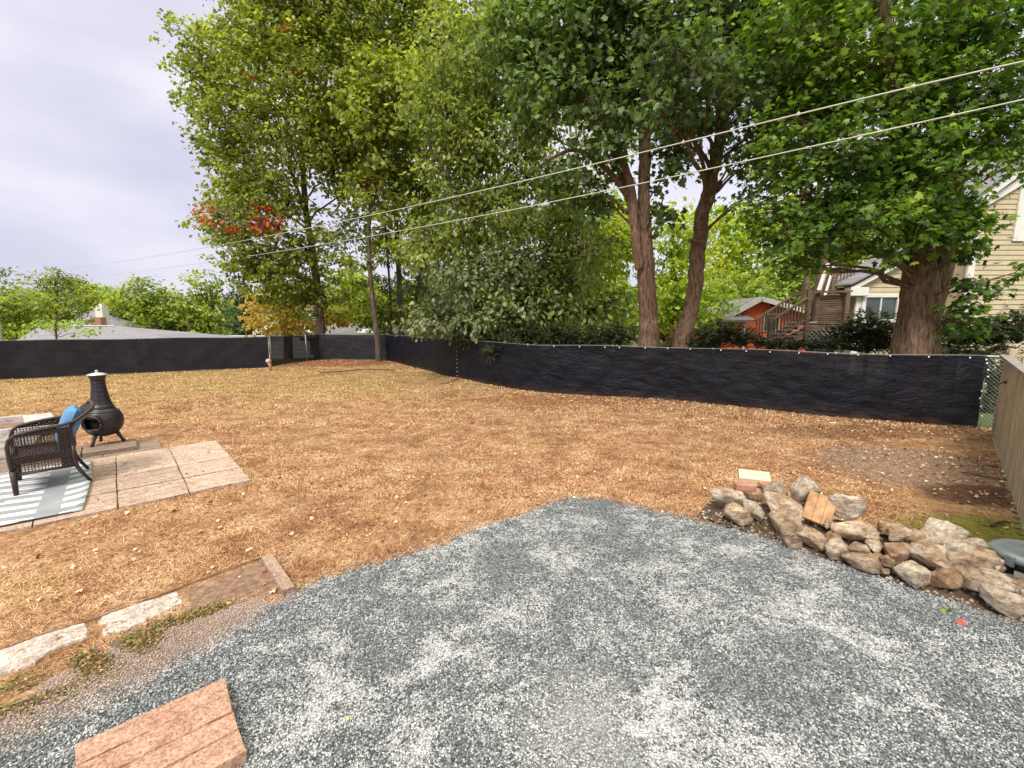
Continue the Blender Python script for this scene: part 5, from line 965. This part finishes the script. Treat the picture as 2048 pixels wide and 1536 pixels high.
# ------------------------------------------------------------------ houses
def siding(mb, a, b, z0, z1, step=.13, clip=None):
    """lap boards on a wall from a to b (xy); clip(s,z)-> allowed s-range"""
    a = np.array(a, float); b = np.array(b, float); L_ = np.linalg.norm(b - a); e = (b - a) / L_; nn = np.array((e[1], -e[0])); nn = nn if nn[1] < 0 else -nn; z = z0
    while z < z1 - .02:
        s0, s1 = (0, L_) if clip is None else clip(z + step / 2)
        if s1 - s0 > .05:
            p, q = a + e * s0, a + e * s1; zz = min(z + step, z1)
            mb.add([(*(p + nn * .03), z), (*(q + nn * .03), z), (*(q + nn * .008), zz), (*(p + nn * .008), zz), (*p, z), (*q, z), (*q, zz), (*p, zz)], [(0, 1, 2, 3), (4, 7, 6, 5), (0, 4, 5, 1), (3, 2, 6, 7), (0, 3, 7, 4), (1, 5, 6, 2)])
        z += step
# cream house on the right
HD = 15.0
hx = lambda px, py=600: W(px, py, HD)[0]; hz = lambda py, px=1800: W(px, py, HD)[2]
base = (hx(1830), HD, 0); r = empty('cream_house', base, 'cream clapboard house with white trim behind the large maple at the right', 'house')
xl, xm, xr = hx(1712), hx(1905), hx(1905) + 9
eave = hz(572); z0w = -.1
slope = .55
def clipL(z):
    s0 = 0 if z < eave else (z - eave) / slope; return (s0, xm - xl)
mb_ = MB(); siding(mb_, (xl, HD), (xm, HD), z0w, eave + 2.2, .15, lambda z: clipL(z)); obj('wing_wall', mb_, M_SIDING, r)
# wing body behind
obj('wing_side', MB().add([(xl, HD + .001, z0w), (xl, HD + 1.5, z0w), (xl, HD + 1.5, eave), (xl, HD + .001, eave)], [(0, 1, 2, 3)]), M_SIDING, r)
# rake board and soffit of the wing
rk = MB(); p0 = np.array((xl - .35, HD - .12, eave - .12)); L_ = xm - xl + .1; p1 = p0 + np.array((L_, 0, L_ * slope)); rk.bar(p0, p1, .2, .13); obj('rake_board', rk, M_TRIM, r)
obj('wing_roof', MB().add([tuple(p0 + (-.1, -.2, .13)), tuple(p1 + (0, -.2, .13)), tuple(p1 + (0, 1.5, .13)), tuple(p0 + (-.1, 1.5, .13)), tuple(p0 + (-.1, -.2, .18)), tuple(p1 + (0, -.2, .18)), tuple(p1 + (0, 1.5, .18)), tuple(p0 + (-.1, 1.5, .18))], [(0, 3, 2, 1), (4, 5, 6, 7), (0, 1, 5, 4), (2, 3, 7, 6), (0, 4, 7, 3)]), M_SHINGLE, r)
obj('eave_return', MB().box((xl - .1, HD - .12, eave - .2), (.6, .3, .28)), M_TRIM, r, bevel=.02)
obj('corner_board', MB().box((xl + .06, HD - .035, (eave + z0w) / 2 - .18), (.2, .07, eave - z0w - .36)), M_TRIM, r)
# basement window
wx, wz = hx(1757, 615), hz(617, 1757); f_ = obj('window', MB().box((wx, HD - .07, wz + .42), (1.28, .1, .12)).box((wx, HD - .07, wz - .42), (1.28, .1, .12)).box((wx - .58, HD - .07, wz), (.12, .1, .72)).box((wx + .58, HD - .07, wz), (.12, .1, .72)).box((wx, HD - .07, wz), (.04, .06, .72)), M_TRIM, r, bevel=.01)
obj('pane', MB().box((wx, HD - .045, wz), (1.04, .02, .72)), M_GLASS, f_)
obj('shutter', MB().box((wx + .82, HD - .06, wz + .02), (.3, .05, .95)), simple('grey_green_shutter', (.50, .54, .44), .7), r)
# main block, two storeys, stands a little forward
Y2 = HD - 1.0; x2 = W(1932, 560, Y2)[0]; xr = x2 + 9; top = W(1990, 400, Y2)[2]
ridge_x = x2 + 4.6
def clipM(z):
    s0 = 0 if z < top else (z - top) / .78; return (s0, 9)
mb_ = MB(); siding(mb_, (x2, Y2), (xr, Y2), z0w, top + 3.4, .15, clipM); obj('main_wall', mb_, M_SIDING, r)
obj('main_side', MB().add([(x2, Y2 + .001, z0w), (x2, Y2 + 2.5, z0w), (x2, Y2 + 2.5, top), (x2, Y2 + .001, top)], [(0, 1, 2, 3)]), M_SIDING, r)
obj('corner_board', MB().box((x2 + .05, Y2 - .035, (top + z0w) / 2), (.2, .07, top - z0w)), M_TRIM, r)
a_ = np.array((x2 - .35, Y2 - .1, top - .22)); b_ = a_ + np.array((4.6, 0, 4.6 * .78)); obj('main_rake', MB().bar(a_, b_, .3, .22), M_TRIM, r)
obj('main_roof', MB().add([tuple(a_ + (-.1, -.25, .14)), tuple(b_ + (0, -.25, .14)), tuple(b_ + (0, 2.5, .14)), tuple(a_ + (-.1, 2.5, .14)), tuple(a_ + (-.1, -.25, .22)), tuple(b_ + (0, -.25, .22)), tuple(b_ + (0, 2.5, .22)), tuple(a_ + (-.1, 2.5, .22))], [(0, 3, 2, 1), (4, 5, 6, 7), (0, 1, 5, 4), (2, 3, 7, 6), (0, 4, 7, 3)]), M_SHINGLE, r)
# second smaller gable line and shuttered window at the picture edge
g0_ = W(1960, 412, Y2 - .08); g1_ = W(2060, 352, Y2 - .08); obj('gable_trim', MB().bar(g0_, g1_, .08, .2), M_TRIM, r)
sx_ = W(2040, 430, Y2)[0]; sz_ = W(2040, 425, Y2)[2]; obj('shutter', MB().box((sx_, Y2 - .05, sz_), (.34, .05, 1.7)), M_TRIM, r)
for k in range(22): pass
f_ = obj('window', MB().box((sx_ + .75, Y2 - .04, sz_ + .85), (1.1, .08, .1)).box((sx_ + .75, Y2 - .04, sz_ - .85), (1.1, .08, .1)).box((sx_ + .24, Y2 - .04, sz_), (.08, .08, 1.6)).box((sx_ + 1.26, Y2 - .04, sz_), (.08, .08, 1.6)), M_TRIM, r); obj('pane', MB().box((sx_ + .75, Y2 - .05, sz_), (.95, .03, 1.6)), M_GLASS, f_)
# ------------------------------------------------------------------ wooden deck and stairs
DD = 13.4
def DP(px, py, dd=0.): return W(px, py, DD + dd)
r = empty('wooden_staircase', tuple(DP(1640, 690) * (1, 1, 0)), 'weathered wooden stairs with railings climbing beside the cream house', 'staircase')
bot = DP(1548, 690); t0 = DP(1548, 684); t1 = DP(1612, 645)
nst = 6
for i in range(nst):
    a = i / (nst - 1); p = t0 + (t1 - t0) * a; obj('tread', MB().box(p + (.08, .35, 0), (.34, .95, .045)), M_WPALE, r, bevel=.004)
for yy in (-.1, .85): obj('stringer', MB().bar(t0 + (-.1, yy, -.16), t1 + (.25, yy, -.1), .05, .24), M_WDECK, r)
pl = DP(1612, 646); pr2 = DP(1700, 646); obj('landing', MB().box(((pl[0] + pr2[0]) / 2, DD + .4, pl[2] - .02), (pr2[0] - pl[0], 1.1, .06)).box(((pl[0] + pr2[0]) / 2, DD - .13, pl[2] - .13), (pr2[0] - pl[0], .04, .2)), M_WDECK, r)
# lower rail
ra0, ra1 = DP(1542, 640), DP(1618, 590); obj('handrail', MB().bar(ra0 + (0, -.12, 0), ra1 + (0, -.12, 0), .09, .05), M_WDECK, r); obj('handrail', MB().bar(ra0 + (0, .85, .0), ra1 + (0, .85, 0), .09, .05), M_WDECK, r)
for i in range(11):
    a = (i + .5) / 11; p = ra0 + (ra1 - ra0) * a; q = t0 + (t1 - t0) * a
    for yy in (-.12, .85): obj('baluster', MB().box((p[0], p[1] + yy, (p[2] + q[2]) / 2 + .02), (.035, .035, p[2] - q[2] - .1)), M_WDECK, r)
lr = MB(); lr.bar(t0 + (0, -.12, .16), t1 + (.05, -.12, .16), .05, .06); obj('bottom_rail', lr, M_WDECK, r)
def post(px, ya, yb, dd=0, w=.11, mat=None): a = DP(px, ya, dd); b = DP(px, yb, dd); obj('post', MB().box(((a[0]), a[1], (a[2] + b[2]) / 2), (w, w, abs(b[2] - a[2]))), mat or M_WDECK, r, bevel=.005)
post(1542, 636, 690, -.12); post(1619, 578, 690, -.12); post(1636, 580, 645, .0); post(1695, 585, 700, -.1)
obj('landing_rail', MB().bar(DP(1616, 585) + (0, -.12, 0), DP(1697, 583) + (0, -.12, 0), .12, .05), M_WDECK, r)
# woven panel of horizontal slats
pn = MB(); a, b = DP(1638, 590), DP(1695, 645)
for i in range(13): z = a[2] + (b[2] - a[2]) * (i + .5) / 13; pn.box(((a[0] + b[0]) / 2, DD + .0, z), (b[0] - a[0], .02, .045))
for i in range(5): x = a[0] + (b[0] - a[0]) * (i + .0) / 4; pn.box((x, DD + .025, (a[2] + b[2]) / 2), (.05, .03, a[2] - b[2]))
obj('slat_panel', pn, M_WDECK, r)
obj('back_panel', MB().box(((a[0] + b[0]) / 2, DD + .07, (a[2] + b[2]) / 2), (b[0] - a[0] + .1, .03, a[2] - b[2])), wood('panel_lumber', (.20, .12, .07), (.34, .23, .14), 0), r)
# upper flight, going up and away to the deck
u0, u1 = DP(1632, 600, .3), DP(1656, 528, 2.0)
obj('upper_handrail', MB().bar(u0, u1, .1, .16).bar(u0 + (.22, 0, -.12), u1 + (.2, 0, -.1), .06, .14), M_WPALE, r)
us = MB(); 
for i in range(7): a_ = i / 6; p = DP(1630, 640, .4) + (DP(1650, 580, 2.1) - DP(1630, 640, .4)) * a_; us.box(p, (.9, .26, .04))
obj('upper_treads', us, M_WDECK, r)
ub = MB()
for i in range(8): a_ = i / 7; p = u0 + (u1 - u0) * a_; ub.box(p + (-.1, 0, -.4), (.04, .04, .8))
obj('upper_balusters', ub, M_WDECK, r)
for px, ya, yb in ((1614, 555, 600), (1652, 500, 640), (1674, 478, 640), (1640, 525, 640)): post(px, ya, yb, 2.1, .15)
obj('deck_floor', MB().box(tuple((DP(1640, 583, 2.4) + DP(1760, 583, 2.4)) / 2 + (0, .8, 0)), (DP(1760, 583, 2.4)[0] - DP(1640, 583, 2.4)[0], 2, .15)), M_WDECK, r)
obj('deck_rail', MB().bar(DP(1650, 533, 2.1), DP(1712, 533, 2.1), .1, .05).bar(DP(1650, 572, 2.1), DP(1712, 572, 2.1), .05, .05), M_WDECK, r); db = MB()
for i in range(9): p = DP(1656 + i * 6.5, 552, 2.1); db.box(p, (.035, .035, .62))
obj('deck_balusters', db, M_WDECK, r)
# lattice skirt
lt = MB(); a, b = DP(1560, 700), DP(1700, 656); Wl = b[0] - a[0]; Hl = b[2] - a[2]
for i in range(-8, 22):
    for sg in (1, -1):
        x0_ = i * .14; pts_ = []
        # u = x0 + sg*z, z from 0..Hl
        za, zb = 0, Hl; 
        def U_(z): return x0_ + (z if sg > 0 else Hl - z)
        zs_ = [z for z in np.linspace(0, Hl, 25) if 0 <= U_(z) <= Wl and (z < U_(z) * .62 + .05)]
        if len(zs_) > 1: lt.bar((a[0] + U_(zs_[0]), DD - .14 + .012 * sg, a[2] + zs_[0]), (a[0] + U_(zs_[-1]), DD - .14 + .012 * sg, a[2] + zs_[-1]), .01, .035, up=(0, 1, 0)) if False else lt.bar((a[0] + U_(zs_[0]), DD - .14 + .012 * sg, a[2] + zs_[0]), (a[0] + U_(zs_[-1]), DD - .14 + .012 * sg, a[2] + zs_[-1]), .01, .035)
obj('lattice_skirt', lt, M_WGREY, r); obj('shade_backing', MB().box(((a[0] + b[0]) / 2 + .5, DD + .45, a[2] + Hl / 2 - .1), (Wl - 1.2, .05, Hl)), M_DARK, r)  # near-black sheet added behind the lattice, standing in for shade below the landing
# orange red house
def gable_house(name, label, px0, px1, pyr, pye, dep, wallm, pyb=700, ridge=None, depth=7, cat='house', hip=None):
    x0_, x1_ = W(px0, pye, dep)[0], W(px1, pye, dep)[0]; xc = W(ridge or (px0 + px1) / 2, pyr, dep)[0]; ze = W(px0, pye, dep)[2]; zr = W(px0, pyr, dep)[2]; zb = gz((x0_ + x1_) / 2, dep) - .1
    r = empty(name, ((x0_ + x1_) / 2, dep, zb), label, cat); sl = (zr - ze) / (xc - x0_)
    def clip(z): return (0, x1_ - x0_) if z < ze else ((z - ze) / sl, (x1_ - x0_) - (z - ze) / max(1e-3, (zr - ze) / (x1_ - xc)))
    mb_ = MB(); siding(mb_, (x0_, dep), (x1_, dep), zb, zr - .05, .3, clip); obj('front_wall', mb_, wallm, r)
    obj('side_wall', MB().add([(x0_, dep, zb), (x0_, dep + depth, zb), (x0_, dep + depth, ze), (x0_, dep, ze)], [(0, 1, 2, 3)]), wallm, r); obj('side_wall', MB().add([(x1_, dep, zb), (x1_, dep + depth, zb), (x1_, dep + depth, ze), (x1_, dep, ze)], [(0, 1, 2, 3)]), wallm, r)
    rf = MB(); 
    for xa, s_ in ((x0_, -1), (x1_, 1)):
        e = np.array((xa + s_ * .5, dep - .5, ze - .5 * abs((zr - ze) / (xc - xa)))); t = np.array((xc, dep - .5, zr)); q = np.array((0, depth + 1, 0)); up = np.array((0, 0, .14))
        rf.add([e, t, t + q, e + q, e + up, t + up, t + q + up, e + q + up], [(0, 1, 2, 3), (4, 7, 6, 5), (0, 4, 5, 1), (3, 2, 6, 7), (0, 3, 7, 4)])
    obj('roof', rf, M_SHINGLE, r)
    for xa, s_ in ((x0_, -1), (x1_, 1)): obj('fascia', MB().bar((xa + s_ * .5, dep - .53, ze - .5 * abs((zr - ze) / (xc - xa)) - .02), (xc, dep - .53, zr + .04), .06, .24), M_TRIM, r)
    return r, x0_, x1_, ze, zb
r, x0_, x1_, ze, zb = gable_house('orange_house', 'small orange red clapboard house with a grey gable roof seen left of the stairs', 1445, 1640, 600, 634, 24, M_SIDERED, ridge=1512)
obj('porch_roof', MB().box((W(1465, 636, 23.5)[0], 23.4, W(1465, 636, 23.5)[2]), (1.7, 1.2, .12), np.array(Matrix.Rotation(.25, 3, 'X'))), M_SHINGLE, r); obj('porch_post', MB().box((W(1490, 640, 23.2)[0], 23.2, .9), (.1, .1, 1.8)), M_TRIM, r)
f_ = obj('window', MB().box((W(1540, 650, 24)[0], 23.95, W(1540, 645, 24)[2]), (.9, .08, 1.0)), M_TRIM, r); obj('pane', MB().box((W(1540, 650, 24)[0], 23.9, W(1540, 645, 24)[2]), (.72, .04, .82)), M_GLASS, f_)
# left hip roofed garage
def hip_house(name, label, px0, px1, rx0, rx1, pyr, pye, dep, wallm, depth=8):
    X0, X1 = W(px0, pye, dep)[0], W(px1, pye, dep)[0]; ze = W(px0, pye, dep)[2]; dr = dep + depth / 2; R0, R1 = W(rx0, pyr, dr), W(rx1, pyr, dr); zb = gz((X0 + X1) / 2, dep) - .1; r = empty(name, ((X0 + X1) / 2, dep, zb), label, 'house'); d2 = dep + depth
    obj('walls', MB().box(((X0 + X1) / 2, dep + depth / 2, (zb + ze) / 2), (X1 - X0 - .8, depth - .8, ze - zb)), wallm, r)
    obj('roof', MB().add([(X0, dep, ze), (X1, dep, ze), (X1, d2, ze), (X0, d2, ze), tuple(R0), tuple(R1), (X0, dep, ze - .15), (X1, dep, ze - .15), (X1, d2, ze - .15), (X0, d2, ze - .15)], [(0, 1, 5, 4), (1, 2, 5), (2, 3, 4, 5), (3, 0, 4), (6, 7, 1, 0), (7, 8, 2, 1), (8, 9, 3, 2), (9, 6, 0, 3), (6, 9, 8, 7)]), M_SHINGLE, r)
    obj('ridge_cap', MB().bar(R0 + (0, 0, .03), R1 + (0, 0, .03), .25, .05), M_TRIM, r); return r
M_WALLW = simple('white_wall', (.62, .60, .56), .8, .08, 2)
hip_house('grey_roof_house', 'low house with a grey hip roof just beyond the left fence', 20, 385, 80, 232, 652, 688, 26, M_WALLW)
r = hip_house('chimney_house', 'far house with grey roof and a red brick chimney above the hip roof', 95, 218, 122, 205, 623, 660, 44, M_WALLW, 9)
p = W(206, 640, 43.5); obj('chimney', MB().box((p[0], p[1], p[2]), (.7, .7, 2.6)), M_TRIM, r); p = W(197, 645, 43); obj('brick_stack', MB().box((p[0], p[1], p[2] - .1), (1., .6, 1.2)), M_BRICKR, r); obj('chimney_pot', MB().lathe([(.2, 0), (.25, .1), (.2, .5)], (W(206, 640, 43.5)[0], 43.5, W(206, 618, 43.5)[2]), 10), M_TRIM, r)
r = hip_house('skylight_house', 'grey roofed house with a small skylight seen beyond the corner fence', 600, 900, 690, 730, 649, 676, 27, M_WALLW)
p = W(738, 664, 29); obj('skylight', MB().box(tuple(p + (0, -.5, .05)), (1.0, .7, .1), np.array(Matrix.Rotation(.35, 3, 'X'))), M_WHITE, r, bevel=.02)
hip_house('long_low_house', 'long low house with a pale roofline between the hip roof and the tall maple', 380, 600, 410, 560, 672, 682, 36, M_WALLW)
r, *_ = gable_house('white_shed', 'white gabled shed glimpsed behind the yellow tinted tree', 530, 625, 640, 660, 30, M_WALLW, depth=4, cat='shed')
print('objects', len(bpy.data.objects), 'polys', sum(len(m.polygons) for m in bpy.data.meshes))
